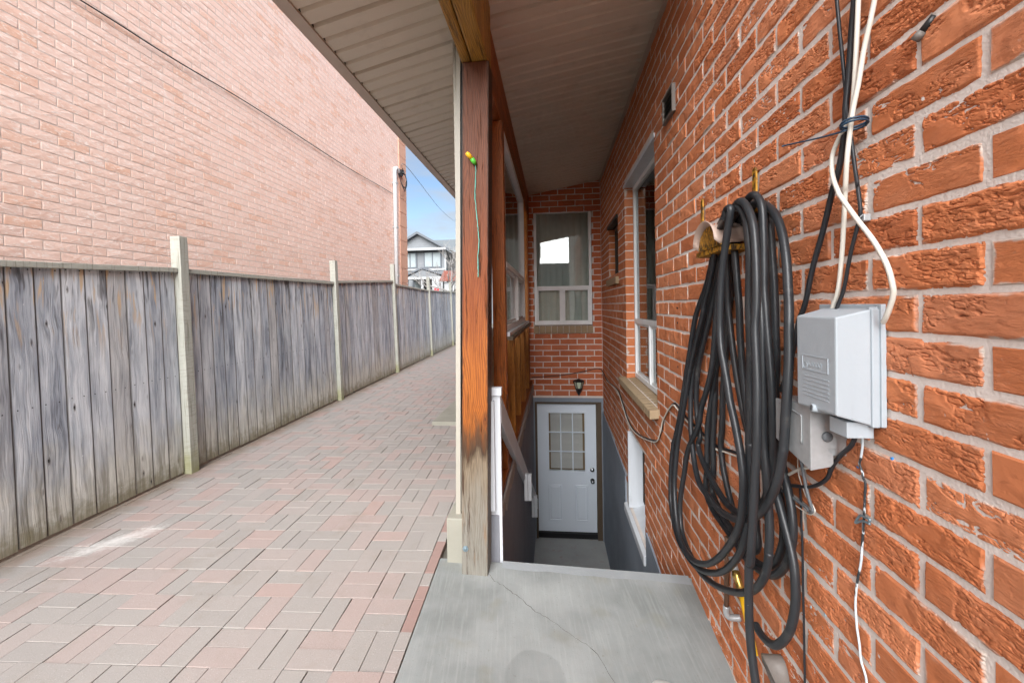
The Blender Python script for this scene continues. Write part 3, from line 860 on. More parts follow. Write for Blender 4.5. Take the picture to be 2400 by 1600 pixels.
def window_parts(parent, plane, a0, a1, z0, z1, t, face, mid=None, mull=None, fw=.042, depth=.05, mat=None, glass=None):
    """frame, rails and panes. plane 'X': a is Y, t is X of the pane; 'Y': a is X, t is Y. face -1: seen from the lower side of t"""
    mat = mat or M['winwhite']; glass = glass or M['glass']
    def B(mb, u0, u1, w0, w1, s0, s1):
        if plane == 'X': mb.box(s0, s1, u0, u1, w0, w1)
        else: mb.box(u0, u1, s0, s1, w0, w1)
    f0, f1 = t - depth / 2, t + depth / 2
    fr = MB(); B(fr, a0, a0 + fw, z0, z1, f0, f1); B(fr, a1 - fw, a1, z0, z1, f0, f1)
    B(fr, a0 + fw, a1 - fw, z0, z0 + fw, f0, f1); B(fr, a0 + fw, a1 - fw, z1 - fw, z1, f0, f1)
    fr.build('frame', mat, parent, bevel=.004)
    i0, i1, lo, hi = a0 + fw, a1 - fw, z0 + fw, z1 - fw
    if mid:
        r = MB(); B(r, i0, i1, mid - .022, mid + .022, f0 - .004, f1 + .004); r.build('rail', mat, parent, bevel=.004)
        p = MB(); B(p, i0, i1, mid + .022, hi, t - .002, t + .002); p.build('pane', glass, parent)
        hi = mid - .022
    if mull:
        r = MB(); B(r, mull - .02, mull + .02, lo, hi, f0 - .003, f1 + .003); r.build('mullion', mat, parent, bevel=.003)
        sash = [(i0, mull - .02), (mull + .02, i1)]
    else: sash = [(i0, i1)]
    for s0, s1 in sash:
        q = MB(); w = .022
        B(q, s0, s0 + w, lo, hi, t - .014, t + .014); B(q, s1 - w, s1, lo, hi, t - .014, t + .014)
        B(q, s0 + w, s1 - w, lo, lo + w, t - .014, t + .014); B(q, s0 + w, s1 - w, hi - w, hi, t - .014, t + .014)
        q.build('sash', mat, parent, bevel=.002)
        p = MB(); B(p, s0 + w, s1 - w, lo + w, hi - w, t - .002, t + .002); p.build('pane', glass, parent)
def curtain(parent, plane, a0, a1, z0, z1, t, amp=.025, waves=9, name='curtain', mat=None):
    c = MB(); n = waves * 8
    for i in range(n + 1):
        u = a0 + (a1 - a0) * i / n; w = t + amp * math.sin(2 * math.pi * waves * i / n) * (.6 + .4 * math.sin(i * .7))
        for z in (z0, z1): c.v.append((w, u, z) if plane == 'X' else (u, w, z))
    for i in range(n): c.face((2 * i, 2 * i + 2, 2 * i + 3, 2 * i + 1))
    c.build(name, mat or M['curtain'], parent, smooth=True, fix=False)

# tall window in the side wall
w1 = holder('window', house, (.82, 3.64, .72))
window_parts(w1, 'X', WA[0] + .005, WA[1] - .005, WA[2] + .012, WA[3] - .03, .825, -1, mid=1.29, mull=3.62)
curtain(w1, 'X', 3.05, 4.25, 1.0, 2.62, .862, .010, 12)
lt = MB(); lt.box(.712, .86, 3.0, 4.31, 2.612, 2.645); lt.build('lintel', M['white'], w1, bevel=.004)
y = 2.975
while y < 4.32:
    s = MB(); s.hexa([(.655, y, .645), (.845, y, .66), (.845, y + .077, .66), (.655, y + .077, .645), (.655, y, .705), (.845, y, .728), (.845, y + .077, .728), (.655, y + .077, .705)])
    s.build('sill_brick', M['sillbrick'], w1, bevel=.005); y += .0835
sm = MB(); sm.box(.668, .84, 2.98, 4.30, .65, .70); sm.build('sill_mortar', M['mortar'], w1)
# small dark window further along
w2 = holder('window', house, (.8, 5.1, 1.77))
M['darkframe'] = mat_painted('dark_brown_frame', (.035, .026, .02), (.10, .09, .08), .3, .6, 9.)
window_parts(w2, 'X', WB[0] + .003, WB[1] - .003, WB[2] + .004, WB[3] - .004, .82, -1, fw=.05, mat=M['darkframe'], mull=5.1)
s = MB(); s.box(.70, .78, WB[0] - .02, WB[1] + .03, WB[3] - .02, WB[3] + .02); s.build('lintel', M['darkframe'], w2)
y = 4.70
while y < 5.48:
    s = MB(); s.box(.685, .80, y, y + .077, 1.685, 1.765); s.build('sill_brick', M['sillbrick'], w2, bevel=.005); y += .0835
# basement window with white reveal and sloped white sill
w3 = holder('window', house, (.8, 3.85, -.5))
s = MB(); s.box(.709, .90, 4.178, 4.21, -.55, .20); s.build('jamb', M['white'], w3)
s = MB(); s.hexa([(.690, 3.42, -.66), (.90, 3.42, -.66), (.90, 4.36, -.66), (.690, 4.36, -.66), (.690, 3.42, -.585), (.90, 3.42, -.50), (.90, 4.36, -.50), (.690, 4.36, -.585)])
s.build('sill', M['white'], w3, bevel=.006)
window_parts(w3, 'X', WC[0] + .002, 4.176, -.49, WC[3] - .004, .87, -1, fw=.03, mat=M['darkframe'])
bx = MB(); bx.box(1.2, 1.22, 2.9, 5.6, -.7, 2.8); bx.build('room', M['room'], house)
# rear window
w4 = holder('window', house, (.14, 6.4, 1.15))
window_parts(w4, 'Y', WR[0] + .003, WR[1] - .003, WR[2] + .008, WR[3] - .006, 6.395, -1, mid=1.725, mull=.135)
curtain(w4, 'Y', -.30, .60, 1.16, 2.90, 6.47, .012, 10)
bx = MB(); bx.box(-.62, .72, 7.4, 7.42, .05, 3.45); bx.build('room', M['room'], house)
x = -.305; k = 0
while x < .59:
    s = MB(); s.box(x, x + .082, 6.318, 6.42, 1.035, 1.142); s.build('sill_brick', M['sillbrick'], w4, bevel=.005); x += .0895

# basement door at the foot of the stairs
door = thing('basement_door', 'white basement door with nine pane window at the foot of the stairs', 'door', (.17, 6.44, -2.1))
dw = MB(); dw.box(-.36, -.312, 6.352, 6.60, -2.15, .05); dw.box(.692, .735, 6.352, 6.60, -2.15, .05); dw.box(-.312, .692, 6.352, 6.60, -.012, .05)
struct('door_surround_wall', dw, M['greywall'])
f = MB(); f.box(-.312, -.283, 6.37, 6.55, -2.12, -.012); f.box(.618, .692, 6.37, 6.55, -2.12, -.012); f.box(-.283, .618, 6.37, 6.55, -.048, -.012)
f.build('frame', M['doorframe'], door, bevel=.003)
LX0, LX1, LZ0, LZ1 = -.134, .472, -1.122, -.172
s = body_with_holes(MB(), 'Y', -.28, .615, -2.035, -.05, [(LX0 + .03, LX1 - .03, LZ0 + .03, LZ1 - .03)], 6.44, 6.485, 0)
s.build('slab', M['doorwhite'], door)
s = MB()
for a0, a1, b0, b1 in ((LX0, LX0 + .03, LZ0, LZ1), (LX1 - .03, LX1, LZ0, LZ1), (LX0 + .03, LX1 - .03, LZ0, LZ0 + .03), (LX0 + .03, LX1 - .03, LZ1 - .03, LZ1)): s.box(a0, a1, 6.425, 6.4415, b0, b1)
s.build('lite_frame', M['doorwhite'], door, bevel=.005)
gx = [LX0 + .03 + (LX1 - LX0 - .06) * k / 3 for k in (1, 2)]; gz = [LZ0 + .03 + (LZ1 - LZ0 - .06) * k / 3 for k in (1, 2)]
for x in gx: s = MB(); s.box(x - .008, x + .008, 6.434, 6.446, LZ0 + .03, LZ1 - .03); s.build('muntin', M['doorwhite'], door)
for z in gz: s = MB(); s.box(LX0 + .03, LX1 - .03, 6.4355, 6.4475, z - .008, z + .008); s.build('muntin', M['doorwhite'], door)
s = MB(); s.box(LX0 + .03, LX1 - .03, 6.450, 6.454, LZ0 + .03, LZ1 - .03); s.build('pane', M['clear'], door)
s = MB(); s.box(LX0 - .02, LX1 + .02, 6.497, 6.50, LZ0 - .02, LZ1 + .02); s.build('pane_backing', mat_plain('tan_backing', (.30, .19, .10), .8), door)
M['slat'] = mat_plain('blind_slat', (.80, .76, .74), .5, 0, .05, 6)
z = LZ0 + .055
sl = MB()
while z < LZ1 - .035:
    sl.hexa([(LX0 + .055, 6.468, z), (LX1 - .06, 6.468, z), (LX1 - .06, 6.484, z + .0125), (LX0 + .055, 6.484, z + .0125), (LX0 + .055, 6.4675, z + .001), (LX1 - .06, 6.4675, z + .001), (LX1 - .06, 6.4835, z + .0135), (LX0 + .055, 6.4835, z + .0135)]); z += .0172
sl.build('blind', M['slat'], door)
for a0, a1 in ((-.123, .088), (.284, .485)):
    s = MB(); z0, z1 = -1.87, -1.305
    o = [(a0, z0), (a1, z0), (a1, z1), (a0, z1)]
    def rr(d, y): return [(a0 + d, y, z0 + d), (a1 - d, y, z0 + d), (a1 - d, y, z1 - d), (a0 + d, y, z1 - d)]
    L4 = [rr(0, 6.4395), rr(.014, 6.431), rr(.026, 6.4395), rr(.046, 6.433)]
    for r_ in L4: s.v += r_
    for q in range(3):
        for e in range(4): s.face((q * 4 + e, q * 4 + (e + 1) % 4, q * 4 + 4 + (e + 1) % 4, q * 4 + 4 + e))
    s.face((12, 13, 14, 15))
    s.build('panel', M['doorwhite'], door, fix=False)
s = MB(); s.lathe((.55, 6.44, -1.07), [(.033, 0), (.033, -.008), (.026, -.014), (.0, -.016)], 18, axis='Y'); s.build('deadbolt', M['chrome'], door, smooth=True)
s = MB(); s.lathe((.55, 6.44, -1.235), [(.033, 0), (.033, -.006), (.012, -.012), (.012, -.035), (.026, -.045), (.030, -.06), (.018, -.074), (0, -.076)], 18, axis='Y'); s.build('knob', M['chrome'], door, smooth=True)
s = MB(); s.box(-.285, .62, 6.40, 6.50, -2.12, -2.045); s.build('threshold', M['black'], door)

# ------------------------------------------------------------------ lean-to porch: post, beam, soffit, stud wall
porch = thing('lean_to_porch', 'open wood framed porch roof with beige metal soffit over the basement stairs', 'porch', (-.45, 2.28, 0))
p = MB(); p.hexa([(-.0715, -.07, 0), (.0715, -.07, 0), (.0715, .07, 0), (-.0715, .07, 0), (-.0195, -.07, 2.775), (.1255, -.07, 2.775), (.1255, .07, 2.775), (-.0195, .07, 2.775)])
tag(p.build('post', M['post'], porch, bevel=.006, loc=(-.4495, 2.28, -.012)), 'thick orange brown post, grey and bare at its foot')
for x0, x1, z0, z1 in ((-.478, -.424, 2.772, 3.10), (-.420, -.330, 2.766, 3.14)):
    b = MB(); b.box(x0 + .39, x1 + .39, 1.2, 2.345, z0 - 2.77, z1 - 2.77)
    me = b.mesh('beam', M['beamwood'], bevel=.012)
    # grain runs along the beam: build it upright, then lay it down
    for v in me.vertices: v.co = (v.co.x, -v.co.z, v.co.y - 1.2)
    ob = link('beam', me, porch, (-.39, 1.2, 2.77), (-math.pi / 2, 0, 0))
for nm, bx_ in (('header', (-.45, -.355, 2.36, 6.34, 2.76, 3.13)),):
    b = MB(); b.box(*bx_); b.build(nm, M['darkstud'], porch, bevel=.004)
b = MB(); b.box(-.045, .045, -.045, .045, 0, 2.45); b.build('inner_post', M['darkstud'], porch, bevel=.004, loc=(-.382, 2.945, .30))
for y, z1 in ((3.74, 1.19), (4.35, 1.19), (4.96, 1.19), (5.14, 2.76), (5.75, 2.76)):
    b = MB(); b.box(-.045, .045, -.02, .02, 0, z1 - .312); b.build('stud', M['stud'], porch, bevel=.003, loc=(-.40, y, .312))
b = MB(); b.box(-.06, .05, -.05, .05, 0, 2.46); b.build('stud', M['darkstud'], porch, bevel=.003, loc=(-.42, 6.285, .31))
b = MB(); b.box(-.445, -.335, 2.36, 6.34, .262, .308); b.build('sill_plate', M['darkstud'], porch, bevel=.003)
b = MB(); b.box(-.445, -.295, 3.0, 5.44, 1.205, 1.232); b.build('window_board', M['doorframe'], porch, bevel=.004)
b = MB(); b.box(-.43, -.318, 3.0, 5.40, 1.232, 1.262); b.build('window_sill', M['white'], porch, bevel=.004)
pw = holder('window', porch, (-.39, 4.0, 1.26))
window_parts(pw, 'X', 3.05, 5.10, 1.264, 2.755, -.385, 1, mid=1.765, mull=4.1, fw=.05, depth=.075, glass=M['clear'])
# cladding on the driveway side, open at the window
sd = body_with_holes(MB(), 'X', 2.37, 6.36, .20, 2.98, [(3.0, 6.25, 1.26, 2.76)], -.556, -.545, 0)
sd.build('cladding', M['trim'], porch)
b = MB(); b.hexa([(-.583, 2.352, .19), (-.555, 2.352, .19), (-.555, 2.369, .19), (-.583, 2.369, .19), (-.535, 2.352, 3.0), (-.507, 2.352, 3.0), (-.507, 2.369, 3.0), (-.535, 2.369, 3.0)]); b.build('corner_trim', M['trim'], porch, bevel=.002)
b = MB(); b.box(-.550, -.49, 2.375, 2.40, .19, 3.0); b.build('sheathing_edge', M['black'], porch)

# soffit panels: 16 inch, four ribs each
def soffit_panel(x0, z0, x1, z1, y0, w, n=4, rib=True):
    m = MB(); s = w / n; gw = .030; gd = .020
    prof = []
    for k in range(n):
        a = y0 + k * s
        prof += [(a, 0.), (a + s - gw, 0.), (a + s - gw + .012, gd if k < n - 1 else gd * 1.7), (a + s - .010, gd if k < n - 1 else gd * 1.7)]
    prof.append((y0 + w, 0.))
    for (yy, dz) in prof: m.v += [(x0, yy, z0 + dz), (x1, yy, z1 + dz)]
    for i in range(len(prof) - 1): m.face((2 * i, 2 * i + 1, 2 * i + 3, 2 * i + 2))
    return m
y = 2.002 - .432
while y < 6.5:
    w = min(.432, 6.62 - y)
    soffit_panel(-1.18, 2.862, -.43, 3.047, y, w).build('soffit_panel', M['soffit'], porch, fix=False)
    soffit_panel(-.43, 3.118, .722, 3.322, y, min(w, max(.1, 6.36 - y))).build('soffit_panel', M['soffit'], porch, fix=False)
    y += .432
Y_A, Y_B = 2.002 - .432, 6.62
b = MB(); b.prism([(-1.255, 2.858), (-1.178, 2.850), (-1.178, 2.866), (-1.243, 2.874), (-1.243, 3.03), (-1.255, 3.03)], 'Y', Y_A, Y_B); b.build('fascia', M['fascia'], porch, bevel=.002)
b = MB(); b.box(-1.187, -1.1775, Y_A, Y_B, 2.867, 2.90); b.build('soffit_channel', M['black'], porch)
b = MB(); b.prism([(.690, 3.285), (.722, 3.288), (.722, 3.318), (.712, 3.318), (.712, 3.296), (.690, 3.293)], 'Y', Y_A, 6.36); b.build('wall_channel', M['fascia'], porch)
b = MB(); b.prism([(-1.245, 2.90), (-.43, 3.16), (.718, 3.36), (.718, 3.50), (-.43, 3.30), (-1.28, 3.05)], 'Y', Y_A, Y_B); b.build('roof_deck', M['shingle'], porch)

# ------------------------------------------------------------------ white handrail
rail = thing('handrail', 'white painted wooden stair handrail with newel beside the post', 'handrail', (-.34, 2.38, -.04))
b = MB(); b.box(-.034, .034, -.015, .015, 0, .985); b.build('newel', M['white'], rail, bevel=.004, loc=(-.346, 2.372, -.045))
b = MB(); b.box(-.040, -.001, -.016, .016, .30, .925); b.build('newel_face', M['white'], rail, bevel=.003, loc=(-.345, 2.3395, -.01))
b = MB(); b.box(-.038, .038, -.02, .03, 0, .045); b.build('newel_cap', M['white'], rail, bevel=.004, loc=(-.342, 2.362, .942))
b = MB(); b.hexa([(-.348, 2.39, .77), (-.310, 2.39, .77), (-.268, 5.95, -1.46), (-.306, 5.95, -1.46), (-.348, 2.39, .935), (-.310, 2.39, .935), (-.268, 5.95, -1.315), (-.306, 5.95, -1.315)])
b.build('rail', M['white'], rail, bevel=.005)
for y, z0, z1 in ((3.95, -.40, -.15), (5.08, -1.13, -.87)):
    for dx in (0, .036):
        b = MB(); b.box(-.305 + dx, -.272 + dx, y - .02, y + .02, z0, z1); b.build('bracket', M['white'], rail, bevel=.003)

# ------------------------------------------------------------------ fence along the driveway
fence = thing('wooden_fence', 'weathered grey board fence with taller posts along the paved driveway', 'fence', (-3.3, 4, 0))
FA = .045; LEAN = -.030
def fx(y): return -3.15 - FA * y
bm_ = MB(); bm_.box(-.020, 0, -.0715, .0715, 0, 1.80)
for yy in (-.04, .045): bm_.cyl((-.002, yy, 1.755), (.0012, yy, 1.755), .0045, 8, 1)
for yy in (-.045, .03): bm_.cyl((-.002, yy, .86), (.0012, yy, .86), .004, 8, 1)
board_me = bm_.mesh('board', [M['fence'], M['nail']])
SECT = [(.55, 3.395, 1.69, 1.843), (3.50, 6.28, 1.843, 1.888), (6.40, 9.06, 1.911, 2.079), (9.19, 12.2, 2.015, 1.982), (12.33, 15.45, 1.99, 2.05), (15.58, 18.6, 2.05, 2.1)]
rf = random.Random(21)
for y0, y1, t0, t1 in SECT:
    n = round((y1 - y0) / .15); w = (y1 - y0) / n
    for i in range(n):
        yc = y0 + (i + .5) * w; h = t0 + (t1 - t0) * (yc - y0) / (y1 - y0) - .03
        ob = link('board', board_me, fence, (fx(yc) + rf.uniform(-.003, .003), yc, .022 + rf.uniform(-.004, .006)), (0, LEAN + rf.uniform(-.002, .002), FA + rf.uniform(-.022, .022)))
        ob.scale = (1, w / .1490, h / 1.80)
    tp = -.033
    r = MB()
    def q(y, dx, z): return (fx(y) + dx + tp * z / 1.1, y, z)
    r.hexa([q(y0, .001, t0 - .04), q(y0, .034, t0 - .04), q(y1, .034, t1 - .04), q(y1, .001, t1 - .04), q(y0, .001, t0), q(y0, .034, t0), q(y1, .034, t1), q(y1, .001, t1)])
    r.build('cap_rail', M['fencepost'], fence, bevel=.004)
    for zf in (.45, 1.35):
        r = MB(); r.hexa([q(y0, -.07, zf), q(y0, -.026, zf), q(y1, -.026, zf), q(y1, -.07, zf), q(y0, -.07, zf + .09), q(y0, -.026, zf + .09), q(y1, -.026, zf + .09), q(y1, -.07, zf + .09)])
        r.build('back_rail', M['fencepost'], fence)
for y, h in ((.49, 2.05), (3.447, 2.135), (6.34, 2.235), (9.125, 2.46), (12.265, 2.37), (15.515, 2.42)):
    pm = MB(); pm.box(-.045, .045, -.045, .045, 0, h); pm.build('fence_post', M['fencepost'], fence, bevel=.005, loc=(fx(y) + .012, y, -.008)).rotation_euler = (0, LEAN, FA)

# ------------------------------------------------------------------ neighbouring brick building
nb = thing('brick_building', 'tall pale pink brick building wall behind the fence', 'building', (-4, 5, 0))
XN, NL, NH = -3.94, .2326, .0775
body = MB(); body.box(-14, XN - .0018, -3, 10.93, -.1, 8.2)
nwall = body.build('wall', M['nmortar'], nb)
ni = []
for j in range(-24, 76):
    zc = 1.985 + j * NH
    if zc < .05 or zc > 7.6: continue
    for k in range(-18, 80):
        if (k + j) % 2: continue
        a, b = 2.629 + k * NL / 2 + .005, 2.629 + (k + 2) * NL / 2 - .005
        b = min(b, 10.93)
        if a < -.4 or b - a < .04: continue
        z0, z1 = zc - NH / 2 + .005, zc + NH / 2 - .005
        o = (XN, a, z0)
        s = shown(o, (0, b - a, 0), (0, 0, z1 - z0))
        q = px((XN, (a + b) / 2, zc))
        if q and s > 0:
            fy = -3.2 / (-3.15) # fence hides what lies below its top
            y_f = ((a + b) / 2) * (3.3 / 3.94)
            if 1.45 + (zc - 1.45) * (3.3 / 3.94) < 1.78: s = 0.
        ni.append((o, b - a, z1 - z0, s))
lay_bricks(ni, 'brick', '+X', M['pink'], nwall, 300, d=.02, detail=True, variants=12, jit=.0012, inset=.0007, bev=.0006)
qz = .3
M['quoin'] = mat_painted('quoin_brick', (.60, .36, .26), (.42, .22, .15), .5, .9, 9.)
while qz < 7.4:
    s = MB(); s.box(XN - .02, XN + .022, 10.47, 10.962, qz, qz + .352); qo = s.mesh('quoin', M['quoin'])
    qo.uv_layers.new(name='UVMap'); link('quoin', qo, nwall); qz += .366
b = MB(); b.box(-14.2, XN + .25, -3.2, 11.1, 8.2, 8.45); b.build('eave', M['fascia'], nb)

M['palewall'] = mat_plain('pale_render', (.30, .31, .32), .8)
pipe = thing('conduit_pipe', 'white service conduit with bent weatherhead on the pink brick wall corner', 'pipe', (-3.88, 10.05, .3))
b = MB(); b.tube([(-3.885, 10.05, .3), (-3.885, 10.05, 4.86), (-3.883, 10.075, 4.93), (-3.878, 10.15, 4.96), (-3.875, 10.23, 4.93), (-3.873, 10.26, 4.88)], [.05, .05, .055, .06, .055, .05], 14); b.build('pipe', mat_plain('white_conduit', (.48, .49, .50), .5), pipe, smooth=True)
for z in (2.25, 3.45, 4.55):
    b = MB(); b.box(-3.94, -3.828, 10.0, 10.10, z, z + .03); b.build('pipe_strap', M['galv'], pipe)
b = MB(); b.box(-3.93, -3.84, 10.42, 10.52, 4.86, 5.02); b.lathe((-3.84, 10.47, 4.94), [(.03, 0), (.045, .02), (.03, .05), (0, .055)], 12, axis='X'); b.build('insulator', M['black'], pipe)
def wire(name, pts, r, mat, label, cat='cable', sub=8, n=8, group=None):
    m = MB(); m.tube(smooth_path(pts, sub), r, n)
    return tag(m.build(name, mat, None, smooth=True), label, cat, group)
m = MB()
for k in range(4):
    m.tube(smooth_path([(-3.875, 10.25, 4.87), (-3.82 + .02 * k, 10.4, 4.62 - .06 * k), (-3.80, 10.62, 4.60 + .05 * k), (-3.82, 10.72, 4.85), (-3.84, 10.5, 4.98 + .03 * k)], 8), .008, 6)
m.build('drip_loop', M['blackcable'], pipe, smooth=True)
wire('overhead_wire', [(-3.84, 10.5, 4.99), (-3.86, 10.95, 5.23), (-4.9, 18., 5.78), (-6.16, 26, 6.90), (-8.2, 38, 8.9)], .007, M['greycable'], 'thin overhead service wire running from the weatherhead across the sky', 'wire')
wire('wall_cable', [(-3.915, 1.0, 4.0), (-3.915, 3.14, 4.08), (-3.912, 3.98, 4.09), (-3.915, 5.23, 4.15), (-3.912, 7.48, 4.17), (-3.915, 9.2, 4.25), (-3.91, 9.98, 4.28)], .0065, M['blackcable'], 'thin dark cable sagging across the pale pink brick wall')

pad = MB(); pad.box(-1.52, -.626, 5.0, 6.15, -.03, .045)
tag(pad.build('door_step', M['kerb'], None, bevel=.01), 'low cream concrete step slab on the paving beside the porch', 'step')

# ------------------------------------------------------------------ far house, trees
def mat_siding():
    t = NT('grey_siding'); pz = t.sep(t.geo('Position'))[2]
    fr_ = t.math('FRACT', t.math('DIVIDE', pz, .14))
    col = t.mixc(t.noise(t.geo('Position'), 2, 3), (.135, .145, .158), (.175, .185, .198))
    t.bump(fr_, .8, .03)
    return t.fin(col, .7)
M['siding'] = mat_siding()
M['darktrim'] = mat_plain('charcoal_trim', (.075, .085, .10), .6)
far = thing('gabled_house', 'grey sided house with a gable and a small porch beyond the fence', 'house', (-11, 38, 0))
b = MB(); b.box(-15, -8.86, 34, 42, -.1, 6.25); b.build('wall', M['siding'], far)
b = MB(); b.box(-8.85, -3.5, 36, 42, -.1, 6.25); b.build('wing', M['siding'], far)
b = MB(); b.prism([(-13.5, 6.3), (-8.8, 6.3), (-11.16, 7.65)], 'Y', 33.98, 34.3); b.build('gable', M['siding'], far)
def slab(p0, p1, y0, y1, th, mb):
    mb.hexa([(p0[0], y0, p0[1]), (p1[0], y0, p1[1]), (p1[0], y1, p1[1]), (p0[0], y1, p0[1]), (p0[0], y0, p0[1] + th), (p1[0], y0, p1[1] + th), (p1[0], y1, p1[1] + th), (p0[0], y1, p0[1] + th)])
b = MB(); slab((-13.9, 6.02), (-11.16, 7.58), 33.5, 38, .2, b); slab((-11.16, 7.58), (-8.55, 6.12), 33.5, 38, .2, b); roof = b.build('gable_roof', M['darktrim'], far)
b = MB(); b.hexa([(-15, 33.6, 6.15), (-3, 33.6, 6.15), (-3, 38, 7.6), (-15, 38, 7.6), (-15, 33.6, 6.27), (-3, 33.6, 6.27), (-3, 38, 7.75), (-15, 38, 7.75)]); b.build('roof', M['shingle'], far)
b = MB(); b.box(-13.4, -8.7, 33.3, 33.55, 6.18, 6.36); b.build('gutter', M['palewall'], far)
b = MB(); b.box(-15, -8.84, 33.9, 34.0, 4.58, 4.72); b.build('belt_trim', M['palewall'], far)
b = MB(); b.box(-8.98, -8.84, 33.95, 34.02, 0, 6.2); b.build('corner_board', M['palewall'], far)
M['farglass'] = mat_plain('far_pane', (.20, .23, .24), .5, 0, .3, 2, spec=.25)
for x0, x1, z0, z1, mu in ((-12.25, -11.38, 4.80, 6.05, -11.9), (-10.68, -9.28, 4.80, 6.10, -9.98)):
    w = holder('window', far, (x0, 34, z0))
    b = MB(); b.box(x0 - .05, x1 + .05, 33.90, 33.99, z0 - .05, z1 + .05); b.build('frame', M['darktrim'], w)
    for a, c in ((x0 + .05, mu - .05), (mu + .05, x1 - .05)):
        b = MB(); b.box(a, c, 33.87, 33.895, z0 + .06, z1 - .06); b.build('pane', M['farglass'], w)
b = MB(); slab((-11.5, 3.72), (-9.84, 4.40), 30.6, 34, .14, b); slab((-9.84, 4.40), (-7.7, 3.70), 30.6, 34, .14, b); b.build('porch_roof', M['darktrim'], far)
b = MB(); b.prism([(-11.0, 3.80), (-8.4, 3.80), (-9.84, 4.36)], 'Y', 30.7, 30.8); b.build('porch_gable', M['siding'], far)
b = MB(); b.box(-11.3, -7.9, 30.7, 31.0, 3.62, 3.8); b.build('porch_beam', M['palewall'], far)
for x in (-11.1, -9.9, -8.1):
    b = MB(); b.box(x - .09, x + .09, 30.75, 30.95, 0, 3.62); b.build('porch_column', M['palewall'], far)
b = MB(); b.box(-10.3, -8.5, 33.4, 33.6, 0, 3.9); b.build('front_wall', M['palewall'], far)
for x0 in (-9.95, -9.62):
    b = MB(); b.box(x0, x0 + .24, 33.35, 33.39, 2.95, 3.45); b.build('door_pane', M['farglass'], far)
b = MB(); b.box(-11.6, -10.62, 33.5, 33.99, 2.2, 3.85); b.build('bay_window', M['darktrim'], far)
b = MB(); b.box(-11.4, -10.8, 33.45, 33.495, 2.4, 3.7); b.build('bay_pane', M['farglass'], far)
M['redsign'] = mat_plain('red_print', (.55, .03, .04), .5)
sg = thing('small_sign', 'small white sign with a red panel by the far house', 'sign', (-8.9, 30.4, 0))
b = MB(); b.box(-9.02, -8.20, 30.40, 30.43, 2.55, 3.75); b.build('board', M['palewall'], sg)
b = MB(); b.box(-8.86, -8.50, 30.385, 30.398, 2.70, 2.90); b.build('red_panel', M['redsign'], sg)
b = MB(); b.box(-8.68, -8.58, 30.44, 30.52, 0, 3.4); b.build('sign_post', M['palewall'], sg)
M['redroof'] = mat_shingle('red_shingle', (.17, .065, .05))
sh = thing('garden_shed', 'small shed with a red roof behind bare branches', 'shed', (-6.5, 28.5, 0))
b = MB(); b.box(-7.5, -5.5, 28.2, 30, 0, 3.2); b.build('wall', M['palewall'], sh)
b = MB(); b.hexa([(-7.8, 28, 3.25), (-5.2, 28, 3.25), (-5.2, 29.2, 4.0), (-7.8, 29.2, 4.0), (-7.8, 28, 3.32), (-5.2, 28, 3.32), (-5.2, 29.2, 4.08), (-7.8, 29.2, 4.08)]); b.build('roof', M['redroof'], sh)

M['bark'] = mat_painted('grey_bark', (.26, .245, .235), (.38, .36, .34), .5, .9, 8.)
def bare_tree(name, label, base, height, spread, seed, levels=4, nroot=5):
    rg = random.Random(seed)
    root = thing(name, label, 'tree', base, 'bare trees')
    tr = MB(); pts = [Vector(base) + Vector((rg.uniform(-.06, .06) * k, rg.uniform(-.06, .06) * k, height * .42 * k / 4)) for k in range(5)]
    tr.tube(pts, [height * .028 * (1 - .1 * k) for k in range(5)], 9); tr.build('trunk', M['bark'], root, smooth=True)
    br = MB()
    def grow(p, d, ln, r, lv):
        q = [Vector(p)]; dd = Vector(d)
        for k in range(4):
            dd = (dd + Vector((rg.uniform(-.28, .28), rg.uniform(-.28, .28), rg.uniform(-.12, .25)))).normalized()
            q.append(q[-1] + dd * ln / 4)
        br.tube(q, [r, r * .88, r * .74, r * .6, r * .45], 5)
        if lv:
            for k in range(3 if lv > 1 else 4):
                i = rg.choice((1, 2, 3, 4)); e = (dd + Vector((rg.uniform(-1, 1), rg.uniform(-1, 1), rg.uniform(-.3, .8))) * spread).normalized()
                grow(q[i], e, ln * rg.uniform(.55, .8), r * .55, lv - 1)
    for k in range(nroot):
        a = 2 * math.pi * (k + rg.random() * .6) / nroot
        grow(pts[-1 - k % 2], Vector((math.cos(a), math.sin(a), rg.uniform(.5, 1.3))).normalized(), height * .30, height * .0095, levels - 1)
    br.build('crown', M['bark'], root, smooth=True)
bare_tree('bare_tree', 'leafless tree with pale tangled branches in front of the far house', (-6.05, 23.5, 0), 5.4, 1.0, 5, 4, 8)
# yard behind the camera, seen only in the window reflections
gar = thing('garage', 'low beige garage across the yard reflected in the rear window', 'garage', (-2, -12, 0))
M['beige'] = mat_plain('beige_stucco', (.45, .38, .28), .9)
b = MB(); b.box(-7, 2.2, -15, -11.5, 0, 2.3); b.build('wall', M['beige'], gar)
b = MB(); b.box(-7.3, 2.5, -15.2, -11.2, 2.3, 2.5); b.build('roof', M['shingle'], gar)
wh = thing('white_building', 'pale white building far behind the garage reflected in the rear window', 'building', (-1, -34, 0))
b = MB(); b.box(-4, 3.5, -40, -34, 0, 6.2); b.build('wall', M['palewall'], wh)
for x in (-3, -1, 1):
    b = MB(); b.box(x, x + .9, -33.98, -33.9, 3.6, 5.0); b.build('window', M['farglass'], wh)

